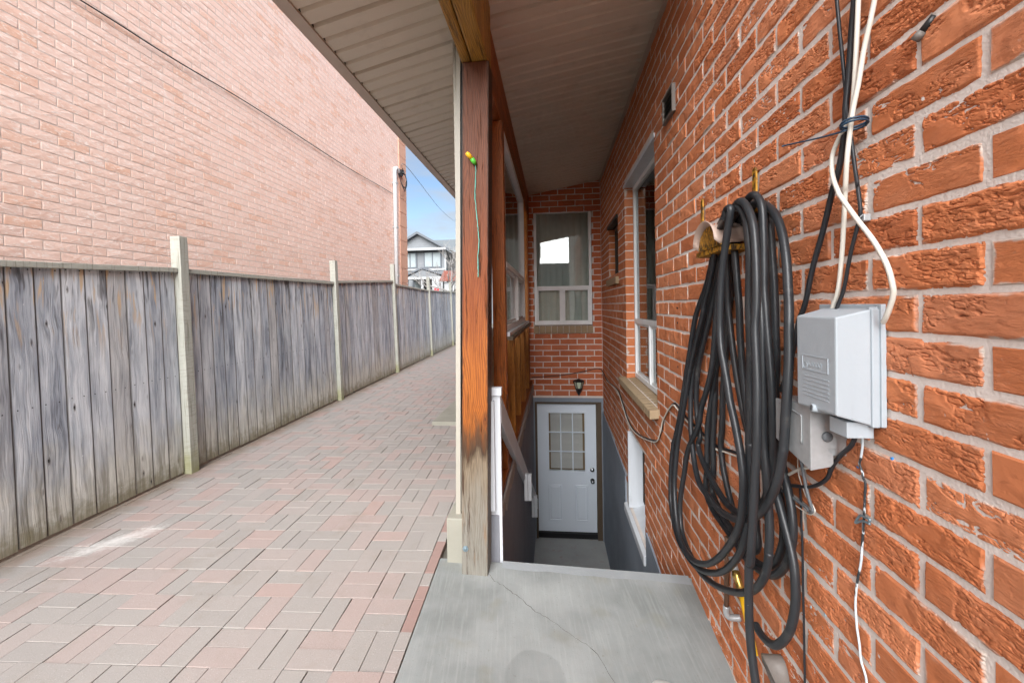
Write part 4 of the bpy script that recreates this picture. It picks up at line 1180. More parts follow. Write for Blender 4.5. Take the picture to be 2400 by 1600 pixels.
# ------------------------------------------------------------------ things on the house wall
lamp = thing('wall_lantern', 'black wall lantern with pale glass above the basement door', 'lamp', (.355, 6.34, .1))
M['lampglass'] = mat_plain('lantern_glass', (.55, .62, .48), .15, 0, .15, 20, spec=.7)
b = MB(); b.lathe((.355, 6.27, .215), [(.045, 0), (.058, .055), (.072, .10)], 6); b.build('glass', M['lampglass'], lamp)
b = MB(); b.lathe((.355, 6.27, .318), [(.080, -.006), (.084, .004), (.060, .022), (.014, .036), (.0, .04)], 6); b.build('cap', M['black'], lamp)
b = MB(); b.lathe((.355, 6.27, .10), [(.004, 0), (.016, .02), (.034, .055), (.050, .10), (.050, .114)], 6); b.build('base', M['black'], lamp)
b = MB()
for k in range(6):
    a = 2 * math.pi * k / 6
    b.tube([(.355 + .047 * math.cos(a), 6.27 + .047 * math.sin(a), .21), (.355 + .078 * math.cos(a), 6.27 + .078 * math.sin(a), .318)], .006, 6)
b.build('ribs', M['black'], lamp)
b = MB(); b.box(.32, .39, 6.335, 6.351, .16, .33); b.tube([(.355, 6.34, .17), (.355, 6.30, .14), (.355, 6.27, .15)], .010, 8); b.build('bracket', M['black'], lamp)

vent = thing('wall_vent', 'small grey louvred vent high on the brick wall', 'vent', (.72, 2.6, 2.6))
M['ventmetal'] = mat_painted('grey_vent', (.16, .14, .125), (.08, .07, .06), .4, .5, 12.)
b = MB(); b.box(.697, .719, 2.498, 2.51, 2.565, 2.725); b.box(.697, .719, 2.70, 2.712, 2.565, 2.725); b.box(.697, .719, 2.51, 2.70, 2.713, 2.725); b.box(.697, .719, 2.51, 2.70, 2.565, 2.575); b.build('hood', M['ventmetal'], vent)
for k in range(4):
    z = 2.585 + .032 * k
    b = MB(); b.hexa([(.700, 2.51, z), (.714, 2.51, z + .022), (.714, 2.70, z + .022), (.700, 2.70, z), (.700, 2.51, z + .003), (.714, 2.51, z + .025), (.714, 2.70, z + .025), (.700, 2.70, z + .003)]); b.build('louvre', M['ventmetal'], vent)
b = MB(); b.box(.715, .7195, 2.51, 2.70, 2.575, 2.713); b.build('back', M['black'], vent)

# hose and its hanger
hang = thing('hose_hanger', 'rusty yellow steel hose hanger with beige saddle on the brick wall', 'hanger', (.66, 1.65, 1.75))
def strap(y, z0, z1):
    b = MB(); pr = [(y - .0135, z0), (y + .0135, z0), (y + .0135, z1 - .010), (y + .007, z1), (y - .007, z1), (y - .0135, z1 - .010)]
    b.prism(pr, 'X', .707, .713)
    b.build('strap', M['rusty'], hang, bevel=.001)
    b = MB(); b.cyl((.7064, y, z1 - .03), (.708, y, z1 - .03), .0045, 10); b.build('screw_hole', M['black'], hang)
strap(1.545, 1.60, 1.922); strap(2.064, 1.70, 1.944)
YC, ZC, RY, RZ = 1.685, 1.665, .115, .085
arch = [(YC + RY * math.cos(a), ZC + RZ * math.sin(a)) for a in [math.pi * k / 16 for k in range(17)]]
b = MB()
for (yy, zz) in arch: b.v += [(.712, yy, zz + .006), (.600, yy, zz), (.580, yy, zz + .016)]
for i in range(16):
    b.face((3 * i, 3 * i + 1, 3 * i + 4, 3 * i + 3)); b.face((3 * i + 1, 3 * i + 2, 3 * i + 5, 3 * i + 4))
sd_ = b.build('saddle', M['saddle'], hang, smooth=True, fix=False)
so = sd_.modifiers.new('thick', 'SOLIDIFY'); so.thickness = .003
b = MB(); b.prism([(yy, zz - .004) for yy, zz in arch], 'X', .602, .606); b.build('front_plate', M['rusty'], hang)
b = MB(); b.prism([(1.56, 1.64), (1.84, 1.64), (1.84, 1.66), (1.56, 1.66)], 'X', .606, .712); b.build('brace', M['rusty'], hang)
HOSE = [[(0.585, 1.488, 1.743), (0.585, 1.47, 1.763), (0.585, 1.442, 1.76), (0.585, 1.453, 1.722), (0.585, 1.472, 1.677), (0.584, 1.489, 1.629), (0.583, 1.509, 1.564), (0.582, 1.521, 1.497), (0.581, 1.526, 1.435), (0.58, 1.527, 1.362), (0.578, 1.513, 1.294), (0.577, 1.483, 1.23), (0.576, 1.457, 1.175), (0.575, 1.436, 1.124), (0.575, 1.404, 1.068), (0.575, 1.374, 1.005), (0.575, 1.357, 0.96), (0.575, 1.345, 0.904), (0.576, 1.352, 0.839), (0.577, 1.37, 0.769), (0.578, 1.407, 0.703), (0.579, 1.481, 0.612), (0.582, 1.586, 0.509), (0.587, 1.711, 0.415), (0.592, 1.855, 0.337), (0.596, 1.991, 0.296), (0.601, 2.099, 0.291), (0.608, 2.179, 0.332), (0.615, 2.235, 0.405), (0.622, 2.268, 0.494), (0.629, 2.267, 0.599), (0.636, 2.252, 0.708), (0.643, 2.203, 0.847), (0.65, 2.157, 0.983), (0.657, 2.114, 1.113), (0.659, 2.057, 1.216), (0.656, 1.979, 1.314), (0.654, 1.906, 1.405), (0.652, 1.886, 1.446), (0.647, 1.812, 1.527), (0.635, 1.735, 1.602), (0.623, 1.671, 1.671), (0.612, 1.592, 1.731), (0.6, 1.527, 1.75)], [(0.615, 1.556, 1.763), (0.614, 1.48, 1.77), (0.612, 1.426, 1.754), (0.611, 1.389, 1.708), (0.61, 1.372, 1.644), (0.609, 1.364, 1.582), (0.608, 1.365, 1.521), (0.606, 1.365, 1.435), (0.605, 1.36, 1.37), (0.604, 1.356, 1.279), (0.602, 1.359, 1.187), (0.601, 1.355, 1.097), (0.6, 1.36, 1.01), (0.6, 1.357, 1.006), (0.6, 1.362, 0.912), (0.6, 1.375, 0.814), (0.6, 1.394, 0.71), (0.601, 1.434, 0.627), (0.602, 1.516, 0.53), (0.604, 1.617, 0.443), (0.605, 1.743, 0.362), (0.609, 1.896, 0.29), (0.612, 2.061, 0.251), (0.616, 2.193, 0.249), (0.62, 2.274, 0.282), (0.628, 2.35, 0.324), (0.635, 2.394, 0.385), (0.642, 2.406, 0.518), (0.65, 2.384, 0.664), (0.655, 2.353, 0.725), (0.66, 2.275, 0.879), (0.665, 2.237, 0.991), (0.67, 2.201, 1.099), (0.67, 2.135, 1.231), (0.67, 2.058, 1.379), (0.67, 1.989, 1.453), (0.67, 1.925, 1.511), (0.66, 1.831, 1.59), (0.65, 1.753, 1.682), (0.64, 1.675, 1.746), (0.63, 1.594, 1.77)], [(0.655, 1.495, 1.788), (0.654, 1.456, 1.801), (0.652, 1.413, 1.793), (0.651, 1.374, 1.749), (0.649, 1.362, 1.671), (0.648, 1.358, 1.58), (0.646, 1.354, 1.489), (0.645, 1.344, 1.429), (0.644, 1.335, 1.371), (0.642, 1.317, 1.284), (0.641, 1.304, 1.198), (0.641, 1.298, 1.112), (0.642, 1.299, 1.03), (0.644, 1.306, 0.995), (0.645, 1.321, 0.924), (0.645, 1.355, 0.843), (0.645, 1.419, 0.769), (0.645, 1.49, 0.717), (0.647, 1.564, 0.695), (0.651, 1.678, 0.679), (0.656, 1.788, 0.689), (0.66, 1.875, 0.706), (0.666, 1.975, 0.733), (0.671, 2.043, 0.778), (0.677, 2.032, 0.826), (0.681, 2.08, 0.905), (0.682, 2.095, 0.997), (0.684, 2.082, 1.094), (0.685, 2.042, 1.194), (0.685, 1.962, 1.315), (0.685, 1.889, 1.426), (0.685, 1.853, 1.508), (0.682, 1.789, 1.626), (0.676, 1.695, 1.73), (0.671, 1.61, 1.776), (0.665, 1.518, 1.793)], [(0.69, 1.53, 1.795), (0.684, 1.45, 1.776), (0.679, 1.382, 1.744), (0.673, 1.331, 1.706), (0.666, 1.286, 1.643), (0.657, 1.251, 1.568), (0.649, 1.228, 1.484), (0.64, 1.208, 1.43), (0.633, 1.196, 1.379), (0.626, 1.184, 1.301), (0.619, 1.179, 1.223), (0.614, 1.18, 1.143), (0.611, 1.183, 1.069), (0.608, 1.185, 1.038), (0.605, 1.205, 0.963), (0.604, 1.246, 0.89), (0.602, 1.301, 0.823), (0.601, 1.374, 0.765), (0.603, 1.435, 0.732), (0.609, 1.519, 0.698), (0.614, 1.638, 0.667), (0.62, 1.776, 0.656), (0.631, 1.914, 0.655), (0.643, 2.006, 0.699), (0.654, 2.071, 0.769), (0.664, 2.124, 0.845), (0.673, 2.146, 0.986), (0.681, 2.131, 1.11), (0.69, 2.083, 1.236), (0.69, 2.0, 1.358), (0.69, 1.936, 1.448), (0.69, 1.889, 1.509), (0.69, 1.831, 1.61), (0.69, 1.768, 1.703), (0.69, 1.665, 1.761), (0.69, 1.53, 1.795)], [(0.64, 1.536, 1.764), (0.639, 1.472, 1.78), (0.638, 1.428, 1.747), (0.636, 1.387, 1.676), (0.635, 1.373, 1.612), (0.634, 1.369, 1.52), (0.633, 1.35, 1.435), (0.631, 1.339, 1.371), (0.63, 1.335, 1.282), (0.629, 1.332, 1.193), (0.628, 1.328, 1.104), (0.626, 1.324, 1.022), (0.625, 1.308, 0.935), (0.624, 1.294, 0.83), (0.622, 1.287, 0.77), (0.621, 1.291, 0.709), (0.62, 1.288, 0.709), (0.62, 1.298, 0.665), (0.62, 1.325, 0.609), (0.62, 1.379, 0.542), (0.62, 1.456, 0.478), (0.621, 1.578, 0.401), (0.622, 1.724, 0.327), (0.624, 1.873, 0.272), (0.625, 1.973, 0.263), (0.629, 2.091, 0.263), (0.632, 2.181, 0.291), (0.636, 2.222, 0.361), (0.64, 2.221, 0.454), (0.644, 2.174, 0.585), (0.648, 2.119, 0.728), (0.651, 1.978, 0.887), (0.655, 1.948, 0.976), (0.658, 1.892, 1.062), (0.66, 1.827, 1.179), (0.662, 1.798, 1.306), (0.665, 1.78, 1.427), (0.661, 1.737, 1.543), (0.658, 1.695, 1.654), (0.654, 1.638, 1.728), (0.65, 1.56, 1.769)], [(0.625, 1.532, 1.75), (0.618, 1.484, 1.777), (0.612, 1.424, 1.779), (0.607, 1.366, 1.74), (0.603, 1.325, 1.681), (0.598, 1.302, 1.604), (0.594, 1.289, 1.516), (0.59, 1.284, 1.436), (0.585, 1.282, 1.375), (0.581, 1.268, 1.29), (0.577, 1.255, 1.208), (0.572, 1.247, 1.125), (0.569, 1.243, 1.048), (0.567, 1.251, 0.957), (0.565, 1.257, 0.869), (0.565, 1.268, 0.778), (0.565, 1.283, 0.683), (0.567, 1.293, 0.689), (0.569, 1.303, 0.594), (0.571, 1.307, 0.502), (0.573, 1.301, 0.418), (0.576, 1.28, 0.328), (0.578, 1.268, 0.284), (0.58, 1.251, 0.261)], [(0.695, 1.444, 1.758), (0.695, 1.417, 1.698), (0.695, 1.406, 1.615), (0.695, 1.396, 1.521), (0.695, 1.392, 1.434), (0.695, 1.39, 1.368), (0.695, 1.386, 1.275), (0.695, 1.394, 1.181), (0.694, 1.388, 1.089), (0.692, 1.372, 1.007), (0.691, 1.345, 0.937), (0.689, 1.316, 0.889), (0.687, 1.294, 0.841), (0.684, 1.282, 0.789), (0.681, 1.286, 0.729), (0.679, 1.314, 0.66), (0.678, 1.374, 0.593), (0.676, 1.439, 0.559), (0.675, 1.504, 0.541), (0.675, 1.57, 0.531), (0.675, 1.635, 0.537), (0.675, 1.705, 0.543), (0.676, 1.793, 0.544), (0.677, 1.893, 0.553), (0.678, 1.966, 0.598), (0.68, 1.954, 0.719), (0.682, 1.956, 0.808), (0.685, 1.952, 0.895), (0.688, 1.908, 1.038), (0.69, 1.866, 1.173), (0.692, 1.823, 1.344), (0.693, 1.783, 1.444), (0.694, 1.744, 1.581), (0.696, 1.69, 1.69), (0.697, 1.608, 1.764), (0.699, 1.521, 1.789), (0.7, 1.454, 1.76)], [(0.7, 1.445, 1.716), (0.7, 1.435, 1.619), (0.7, 1.424, 1.522), (0.7, 1.414, 1.434), (0.7, 1.409, 1.367), (0.7, 1.408, 1.272), (0.7, 1.432, 1.141), (0.7, 1.428, 1.014), (0.7, 1.412, 0.895), (0.7, 1.381, 0.83), (0.699, 1.363, 0.777), (0.696, 1.355, 0.72), (0.692, 1.367, 0.667), (0.69, 1.397, 0.615), (0.688, 1.45, 0.573), (0.687, 1.515, 0.548), (0.685, 1.57, 0.543), (0.685, 1.625, 0.543), (0.685, 1.711, 0.556), (0.685, 1.777, 0.565), (0.686, 1.851, 0.582), (0.688, 1.921, 0.618), (0.689, 1.905, 0.716), (0.692, 1.915, 0.822), (0.695, 1.911, 0.907), (0.698, 1.902, 1.039), (0.7, 1.893, 1.148), (0.7, 1.825, 1.303), (0.7, 1.743, 1.444), (0.7, 1.721, 1.579), (0.7, 1.657, 1.7), (0.7, 1.553, 1.752), (0.7, 1.445, 1.716)], [(0.66, 1.603, 1.692), (0.66, 1.588, 1.605), (0.66, 1.571, 1.497), (0.66, 1.561, 1.427), (0.66, 1.555, 1.324), (0.66, 1.542, 1.221), (0.66, 1.525, 1.138), (0.66, 1.502, 1.042), (0.66, 1.468, 0.975), (0.663, 1.409, 0.927), (0.668, 1.348, 0.872), (0.67, 1.299, 0.794), (0.67, 1.265, 0.733), (0.669, 1.249, 0.694), (0.667, 1.24, 0.656), (0.664, 1.235, 0.603), (0.659, 1.242, 0.542), (0.655, 1.264, 0.485), (0.652, 1.311, 0.422), (0.65, 1.359, 0.391), (0.65, 1.409, 0.379), (0.65, 1.442, 0.383)], [(0.68, 1.706, 1.655), (0.682, 1.713, 1.541), (0.684, 1.716, 1.433), (0.685, 1.692, 1.313), (0.687, 1.664, 1.203), (0.689, 1.629, 1.098), (0.69, 1.593, 1.017), (0.69, 1.549, 0.959), (0.69, 1.521, 0.902), (0.69, 1.517, 0.784), (0.69, 1.519, 0.68), (0.69, 1.507, 0.611), (0.69, 1.539, 0.572), (0.69, 1.58, 0.583), (0.69, 1.644, 0.614), (0.694, 1.722, 0.636), (0.698, 1.776, 0.687), (0.7, 1.82, 0.75), (0.7, 1.848, 0.844), (0.7, 1.83, 0.93), (0.7, 1.822, 1.056), (0.7, 1.798, 1.184), (0.7, 1.764, 1.348), (0.697, 1.741, 1.444), (0.694, 1.733, 1.561), (0.69, 1.731, 1.658)]]
CAB = {'blk1': [(0.7, 1.109, 2.27), (0.7, 1.1, 2.186), (0.7, 1.091, 2.105), (0.698, 1.078, 2.024), (0.695, 1.066, 1.96), (0.692, 1.057, 1.912), (0.69, 1.05, 1.864), (0.69, 1.04, 1.825), (0.69, 1.032, 1.775), (0.695, 1.029, 1.717), (0.7, 1.037, 1.723), (0.702, 1.03, 1.654), (0.705, 1.045, 1.62), (0.702, 1.063, 1.561), (0.7, 1.083, 1.481), (0.695, 1.098, 1.439), (0.69, 1.1, 1.417)], 'blk2': [(0.7, 1.035, 2.21), (0.7, 1.041, 2.143), (0.7, 1.05, 2.078), (0.697, 1.056, 1.983), (0.692, 1.059, 1.913), (0.69, 1.059, 1.867), (0.69, 1.068, 1.816), (0.69, 1.082, 1.768), (0.69, 1.1, 1.732), (0.69, 1.105, 1.724), (0.694, 1.15, 1.631), (0.698, 1.2, 1.543), (0.7, 1.241, 1.442), (0.7, 1.27, 1.397), (0.7, 1.295, 1.321), (0.7, 1.333, 1.237), (0.7, 1.369, 1.173)], 'wht1': [(0.695, 1.016, 2.196), (0.693, 1.018, 2.127), (0.69, 1.019, 2.045), (0.688, 1.024, 1.952), (0.686, 1.03, 1.886), (0.685, 1.044, 1.861), (0.685, 1.077, 1.834), (0.682, 1.093, 1.802), (0.677, 1.084, 1.755), (0.675, 1.063, 1.711), (0.675, 1.053, 1.695), (0.676, 1.002, 1.631), (0.678, 0.958, 1.577), (0.681, 0.928, 1.525), (0.686, 0.92, 1.484), (0.691, 0.925, 1.458), (0.695, 0.946, 1.42), (0.7, 0.963, 1.403)], 'wht2': [(0.695, 0.953, 2.146), (0.692, 0.969, 2.091), (0.69, 0.981, 2.047), (0.688, 0.996, 1.999), (0.685, 1.008, 1.935), (0.682, 1.02, 1.887), (0.68, 1.024, 1.856), (0.678, 1.028, 1.821), (0.675, 1.031, 1.775), (0.682, 1.047, 1.723), (0.69, 1.062, 1.693), (0.695, 1.08, 1.579), (0.7, 1.103, 1.482), (0.7, 1.123, 1.439), (0.7, 1.131, 1.417)], 'tail': [(0.67, 1.025, 1.839), (0.663, 1.034, 1.838), (0.65, 1.102, 1.851), (0.635, 1.209, 1.876), (0.62, 1.192, 1.868)], 'tie': [(0.667, 1.045, 1.857), (0.667, 1.032, 1.854), (0.667, 1.012, 1.849), (0.667, 0.999, 1.841)], 'blk3': [(0.69, 1.029, 1.15), (0.692, 1.049, 1.112), (0.693, 1.083, 1.079), (0.694, 1.112, 1.047), (0.696, 1.13, 1.022), (0.698, 1.147, 0.994), (0.699, 1.178, 0.966), (0.7, 1.224, 0.937), (0.7, 1.274, 0.917), (0.7, 1.329, 0.897), (0.7, 1.389, 0.876)], 'cord': [(0.712, 1.045, 1.144), (0.712, 1.044, 1.114), (0.712, 1.049, 1.083), (0.712, 1.054, 1.066), (0.712, 1.045, 1.05), (0.712, 1.043, 1.037), (0.712, 1.036, 1.028), (0.712, 1.038, 0.993), (0.712, 1.04, 0.959), (0.712, 1.043, 0.928), (0.712, 1.044, 0.911), (0.712, 1.048, 0.874), (0.712, 1.052, 0.833), (0.712, 1.065, 0.777), (0.712, 1.071, 0.722), (0.712, 1.067, 0.67), (0.712, 1.059, 0.633), (0.712, 1.054, 0.598), (0.712, 1.039, 0.572), (0.712, 1.035, 0.534)], 'clip': [(0.708, 1.019, 0.946), (0.708, 1.018, 0.953), (0.708, 1.037, 0.949), (0.708, 1.048, 0.946), (0.708, 1.062, 0.924), (0.708, 1.06, 0.923), (0.708, 1.039, 0.938), (0.708, 1.017, 0.942)], 'loop': [(0.695, 1.26, 1.006), (0.695, 1.25, 0.975), (0.695, 1.241, 0.949), (0.695, 1.23, 0.92), (0.695, 1.216, 0.895), (0.695, 1.205, 0.881), (0.695, 1.219, 0.869), (0.695, 1.234, 0.875), (0.695, 1.266, 0.873), (0.695, 1.308, 0.872), (0.695, 1.359, 0.867)], 'wirew': [(0.698, 1.278, 1.006), (0.698, 1.279, 0.974), (0.698, 1.273, 0.946), (0.698, 1.256, 0.922), (0.698, 1.24, 0.903), (0.698, 1.221, 0.898), (0.698, 1.201, 0.883), (0.698, 1.212, 0.867), (0.698, 1.234, 0.857), (0.698, 1.271, 0.854), (0.698, 1.307, 0.852), (0.698, 1.345, 0.851)], 'blkv': [(0.712, 1.294, 0.908), (0.712, 1.292, 0.876), (0.712, 1.29, 0.825), (0.712, 1.288, 0.774), (0.712, 1.287, 0.774), (0.712, 1.285, 0.703), (0.712, 1.284, 0.608), (0.712, 1.282, 0.514), (0.712, 1.281, 0.442), (0.712, 1.28, 0.339), (0.712, 1.279, 0.285)], 'greyc': [(0.7, 1.128, 1.153), (0.7, 1.13, 1.116), (0.7, 1.131, 1.085), (0.7, 1.147, 1.058), (0.7, 1.173, 1.033), (0.7, 1.223, 0.994), (0.7, 1.28, 0.963), (0.7, 1.344, 0.919), (0.7, 1.388, 0.89)], 'cl': [(-0.347, 6.335, 0.364), (0.099, 6.335, 0.397), (0.429, 6.335, 0.453), (0.648, 6.335, 0.497), (0.71, 6.219, 0.46), (0.71, 5.799, 0.416), (0.71, 4.863, 0.482), (0.71, 4.462, 0.407), (0.71, 4.125, 0.314), (0.71, 3.698, 0.33), (0.71, 3.059, 0.472), (0.71, 2.89, 0.587), (0.71, 2.809, 0.698), (0.71, 2.6, 0.844), (0.71, 2.48, 0.851), (0.71, 2.347, 0.831), (0.71, 1.93, 0.817), (0.71, 1.823, 0.836), (0.71, 1.71, 0.859), (0.71, 1.642, 0.874), (0.71, 1.565, 0.889)], 'cld': [(0.705, 6.272, 0.43), (0.705, 6.485, 0.271), (0.705, 6.351, 0.096)]}

hose = thing('rubber_hose', 'long black rubber hose coiled over the hanger on the brick wall', 'hose', (.64, 1.5, .5))
for pts in HOSE:
    m = MB(); m.tube(smooth_path(pts, 7), .0122, 12); m.build('hose_loop', M['rubber'], hose, smooth=True)
# brass end fitting with its yellow lever
fit = thing('brass_nozzle', 'brass hose fitting with a yellow sleeve behind the hanging hose', 'hose fitting', (.66, 1.58, .4))
b = MB(); b.tube([(.665, 1.66, .475), (.663, 1.625, .445)], .013, 12); b.build('ferrule', M['galv'], fit, smooth=True)
b = MB(); b.tube([(.663, 1.625, .445), (.662, 1.61, .432), (.662, 1.605, .43), (.660, 1.575, .41)], [.013, .016, .012, .014], 12); b.build('coupling', M['brass'], fit, smooth=True)
b = MB(); b.tube([(.660, 1.575, .41), (.655, 1.50, .33), (.652, 1.452, .27)], [.012, .011, .010], 10); b.build('sleeve', M['yellow'], fit, smooth=True)
tap = thing('copper_pipe', 'old copper pipe stub with a white elbow low on the brick wall', 'pipe', (.68, 1.73, .2))
b = MB(); b.tube([(.672, 1.72, .52), (.672, 1.735, .235)], .0095, 12); b.build('pipe', M['copper'], tap, smooth=True)
b = MB(); b.tube(smooth_path([(.672, 1.735, .235), (.672, 1.737, .205), (.685, 1.735, .19), (.725, 1.73, .192)], 4), .0125, 12); b.build('elbow', M['galv'], tap, smooth=True)
vp = thing('vent_pipe', 'cut pale pipe end low on the brick wall under the hose', 'pipe', (.7, 1.42, .2))
b = MB(); 
for (r, x) in ((.052, .72), (.052, .690), (.040, .690), (.040, .74)):
    for k in range(20):
        a = 2 * math.pi * k / 20; b.v.append((x - (.03 * math.sin(a) if x < .7 else 0), 1.415 + r * math.cos(a) * .9, .215 + r * 1.7 * math.sin(a)))
for i in range(3):
    for k in range(20): b.face((i * 20 + k, i * 20 + (k + 1) % 20, (i + 1) * 20 + (k + 1) % 20, (i + 1) * 20 + k))
b.build('sleeve', M['ventmetal'], vp, smooth=True, fix=False)
b = MB(); b.cyl((.716, 1.415, .215), (.719, 1.415, .215), .036, 18); b.build('opening', M['black'], vp)

# cables
wire('black_cable', CAB['blk1'], .0042, M['blackcable'], 'thin black cable dropping to the grey box, left of the bundle at its top')
wire('black_cable', CAB['blk2'], .0068, M['blackcable'], 'thick black cable passing left of the grey box behind the hose')
wire('white_cable', CAB['wht1'], .0052, M['whitecable'], 'white cable bowing out round the right side of the grey box')
wire('white_cable', CAB['wht2'], .0052, M['whitecable'], 'straight white cable entering the top of the grey box')
tie = thing('cable_tie', 'dark blue cable tie with a long tail round the wall cables', 'cable tie', CAB['tie'][1])
M['bluetie'] = mat_plain('blue_black_tie', (.025, .055, .095), .4)
c0 = Vector(CAB['tie'][1]).lerp(Vector(CAB['tie'][2]), .5)
b = MB()
for dz in (-.003, .003): b.tube([(c0.x + .018 + .026 * math.cos(a), c0.y + .021 * math.sin(a), c0.z + dz - .004 * math.sin(a)) for a in [2 * math.pi * k / 16 for k in range(17)]], .0026, 6)
b.build('loop', M['bluetie'], tie, smooth=True)
b = MB(); b.tube(smooth_path(CAB['tail'], 6), .0022, 6); b.build('tail', M['bluetie'], tie, smooth=True)
wire('black_cable', CAB['blk3'], .0052, M['blackcable'], 'black cable curving from the bottom of the grey box to the hose')
wire('black_cable', CAB['blkv'], .0032, M['blackcable'], 'thin black cable running straight down the wall right of the hose')
wire('grey_cable', CAB['loop'], .0046, M['greycable'], 'grey cable looped below the metal box')
wire('white_wire', CAB['wirew'], .0016, M['whitecable'], 'thin cream wire looped below the metal box')
wire('grey_cable', CAB['greyc'], .0046, M['whitecable'], 'pale cable bending round the right side of the metal box')
def mat_cord():
    t = NT('paint_flecked_cord'); col = t.mixc(t.step(t.noise(t.scale(t.geo('Position'), (1, 1, .35)), 42, 3, .6), .52, .56), (.55, .62, .66), (.025, .03, .035))
    return t.fin(col, .5)
M['cord'] = mat_cord()
wire('hanging_cord', CAB['cord'], .0026, M['cord'], 'thin paint flecked cord hanging down the wall below the grey box')
M['zinc'] = mat_plain('dull_zinc', (.22, .29, .33), .45, .6, .2, 30)
wire('cord_clip', CAB['clip'], .0028, M['zinc'], 'small bent metal clip holding the flecked cord', 'clip')
wire('stair_cable', CAB['cl'], .0058, M['blackcable'], 'black cable running from above the basement door along the brick wall', n=8)
m2 = [(p[0] - .008, p[1], p[2] - .010) for p in CAB['cl'][5:]]
wire('white_stair_cable', m2, .0042, M['whitecable'], 'white cable beside the black one dipping below the tall window')
wire('door_cable', CAB['cld'], .0045, M['blackcable'], 'short black cable dropping down the corner beside the lantern')
ac = thing('wall_clip', 'small metal cable clip above the grey box', 'clip', (.71, 1.03, 1.64))
b = MB(); b.box(.704, .719, 1.022, 1.038, 1.631, 1.647); b.build('plate', M['galv'], ac, bevel=.002)
b = MB(); b.tube([(.704, 1.024, 1.646), (.694, 1.03, 1.634), (.704, 1.036, 1.624)], .0015, 6); b.build('hook', M['galv'], ac)
wp = thing('weep_pipe', 'short dark pipe stub in a mortar joint at the top right', 'pipe', (.71, .885, 1.97))
b = MB(); b.tube([(.725, .868, 1.985), (.715, .885, 1.965)], .007, 12); b.build('stub', M['black'], wp, smooth=True)
b = MB(); b.tube([(.7155, .884, 1.966), (.709, .893, 1.955)], .0085, 14); b.build('rim', M['ventmetal'], wp, smooth=True)
M['blueplug'] = mat_plain('blue_plug', (.03, .22, .55), .4)
M['palepl'] = mat_plain('pale_blue_plug', (.40, .55, .62), .4)
for (y, z, m, lb) in ((.971, 1.108, 'blueplug', 'bright blue wall plug in the mortar right of the flecked cord'), (1.072, 1.052, 'blueplug', 'tiny blue wall plug in the mortar left of the flecked cord'), (1.20, .60, 'palepl', 'pale blue wall plug in the mortar low on the wall'), (1.262, .575, 'palepl', 'pale plug beside the thin black cable low on the wall'), (1.055, .535, 'palepl', 'pale blue plug behind the cord near the ground')):
    b = MB(); b.lathe((.7265, y, z), [(.0040, 0), (.0040, -.006), (.0030, -.0075), (.0015, -.007)], 12, axis='X')
    tag(b.build('wall_plug', M[m], None, smooth=True), lb, 'wall plug', 'wall plugs')
for (z, k) in ((1.425, 0), (1.338, 1), (1.165, 2), (1.08, 3)):
    b = MB(); b.lathe((.7265, 2.52, z), [(.006, 0), (.006, -.009), (.003, -.010)], 10, axis='X')
    tag(b.build('nail_hole_plug', M['black'], None), ('topmost', 'second from top', 'third from top', 'lowest')[k] + ' dark plug in the mortar joints left of the hose', 'wall plug', 'dark plugs in the mortar left of the hose')

# grey plastic service box
box = thing('service_box', 'pale grey plastic service box on the brick wall beside the hose', 'electrical box', (.67, 1.06, 1.2))
b = MB(); b.box(.708, .719, .980, 1.192, 1.172, 1.442); b.build('back_plate', M['plastic'], box, bevel=.002)
b = MB(); b.box(.692, .7085, .984, 1.16, 1.170, 1.432); b.build('base', M['plastic'], box, bevel=.003)
b = MB(); b.hexa([(.618, .984, 1.196), (.692, .986, 1.174), (.692, 1.155, 1.174), (.618, 1.132, 1.190), (.618, .984, 1.414), (.692, .986, 1.431), (.692, 1.155, 1.431), (.618, 1.132, 1.414)])
b.build('cover', M['plastic'], box, bevel=.004)
b = MB(); b.box(.690, .7065, .988, .992, 1.425, 1.436); b.build('hinge', M['plastic'], box)
b = MB(); b.box(.650, .706, 1.00, 1.06, 1.142, 1.178); b.build('cable_gland', M['plastic'], box, bevel=.002)
b = MB(); b.tube([(.612, 1.062, 1.196), (.675, 1.060, 1.186)], .0095, 16); b.build('lock_tube', M['plastic'], box, smooth=True)
b = MB(); b.cyl((.6115, 1.0621, 1.1961), (.6108, 1.0622, 1.1962), .0066, 16); b.build('lock_hole', M['greycable'], box)
em = MB()
for (y0, y1, z0, z1) in ((1.010, 1.108, 1.318, 1.3192), (1.010, 1.108, 1.2835, 1.2847), (1.010, 1.0112, 1.2847, 1.318), (1.1068, 1.108, 1.2847, 1.318)): em.box(.6166, .6186, y0, y1, z0, z1)
for k in range(6): em.box(.6168, .6186, 1.008, 1.104, 1.268 - k * .0095, 1.2692 - k * .0095)
for (y0, z0) in ((1.085, 1.299), (1.072, 1.299), (1.06, 1.299), (1.048, 1.299), (1.036, 1.299)):
    em.tube([(.6172, y0 + .0042 * math.cos(a), z0 + .0055 * math.sin(a)) for a in [2 * math.pi * k / 10 for k in range(11)]], .0004, 4)
em.tube([(.6172, 1.095 + .008 * math.cos(a), 1.294 + .008 * math.sin(a)) for a in [2 * math.pi * k / 14 for k in range(15)]], .0007, 4)
em.build('embossed_lettering', M['plastic'], box)
mbx = thing('metal_box', 'small galvanised junction box half hidden behind the hose', 'junction box', (.67, 1.2, 1.05))
b = MB(); b.box(.640, .719, 1.105, 1.25, 1.065, 1.185); b.build('case', M['galv'], mbx, bevel=.003)
b = MB(); b.prism([(1.104, 1.19), (1.262, 1.175), (1.262, 1.06), (1.104, 1.030)], 'X', .630, .636); b.build('cover', M['galv'], mbx, bevel=.0015)
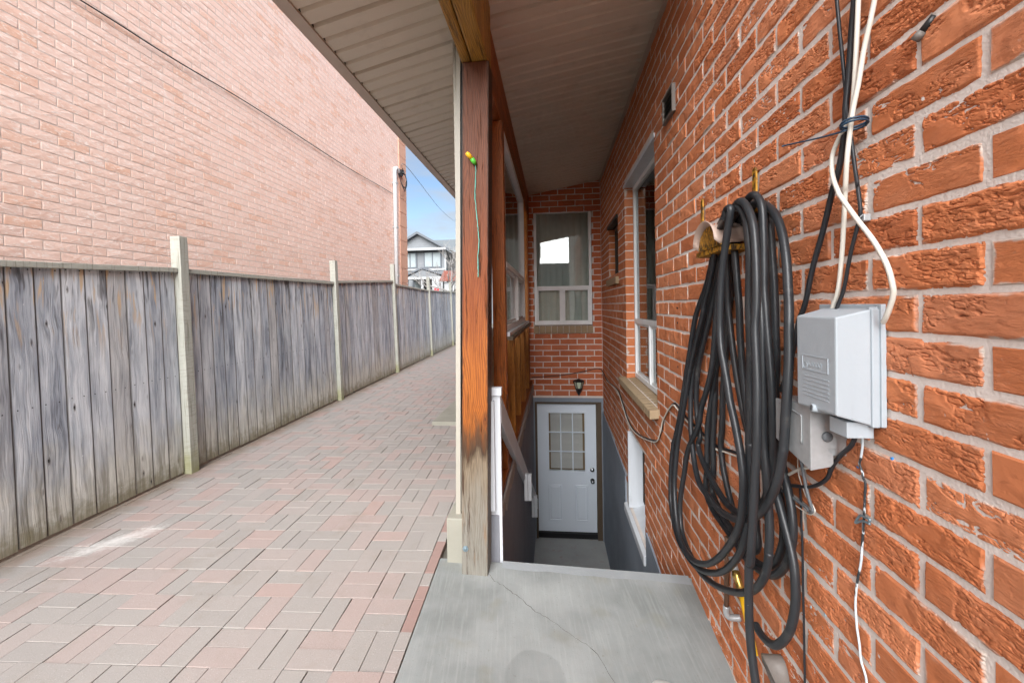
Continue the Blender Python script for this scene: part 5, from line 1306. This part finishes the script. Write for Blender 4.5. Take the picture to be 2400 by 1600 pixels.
b = MB(); b.prism([(.630, 1.188), (.690, 1.188), (.690, 1.085), (.672, 1.085), (.672, 1.078), (.683, 1.072), (.683, 1.048), (.676, 1.040), (.630, 1.030)], 'Y', 1.099, 1.104); b.build('end_plate', M['galv'], mbx, bevel=.001)
b = MB(); b.lathe((.668, 1.0995, 1.115), [(.0125, 0), (.0125, -.004), (.0110, -.006), (0, -.006)], 18, axis='Y'); b.build('knockout', M['greycable'], mbx, smooth=True)
b = MB(); b.tube(smooth_path([(.6285, 1.24, 1.165), (.6285, 1.15, 1.160), (.6285, 1.135, 1.15), (.6285, 1.135, 1.085)], 5), .0018, 6); b.build('rib', M['galv'], mbx, smooth=True)

# ornament hook with a green string, bolt at the foot of the post
orn = thing('string_hook', 'yellow and green plug with a turquoise string nailed to the wooden post', 'hook', (-.42, 2.2, 2.2))
M['teal'] = mat_plain('turquoise_string', (.12, .42, .36), .8, 0, .3, 60)
M['green'] = mat_plain('green_plastic', (.08, .42, .04), .4)
b = MB(); b.tube([(-.445, 2.165, 2.262), (-.435, 2.172, 2.252), (-.42, 2.182, 2.236)], [.009, .0125, .011], 12); b.build('plug', M['yellow'], orn, smooth=True)
b = MB(); b.tube([(-.42, 2.182, 2.236), (-.408, 2.190, 2.218), (-.402, 2.2, 2.212)], [.0125, .012, .008], 12); b.build('sleeve', M['green'], orn, smooth=True)
sp = [(-.416, 2.185, 2.232), (-.404, 2.203, 2.21), (-.405, 2.204, 2.14), (-.410, 2.204, 2.05), (-.402, 2.204, 1.94), (-.396, 2.204, 1.86), (-.393, 2.204, 1.80), (-.400, 2.204, 1.72), (-.400, 2.204, 1.66), (-.400, 2.204, 1.61)]
b = MB(); b.tube([q + Vector((random.uniform(-.0012, .0012), 0, 0)) for q in smooth_path(sp, 6)], [random.uniform(.0018, .0030) for _ in range(len(smooth_path(sp, 6)))], 7); b.build('string', M['teal'], orn, smooth=True)
bo = thing('bolt', 'zinc bolt with washer near the foot of the wooden post', 'bolt', (-.5, 2.2, .14))
b = MB(); b.lathe((-.497, 2.2105, .14), [(.017, 0), (.017, -.003), (.008, -.004), (.008, -.009), (0, -.010)], 6, axis='Y'); b.build('head', M['zinc'], bo)
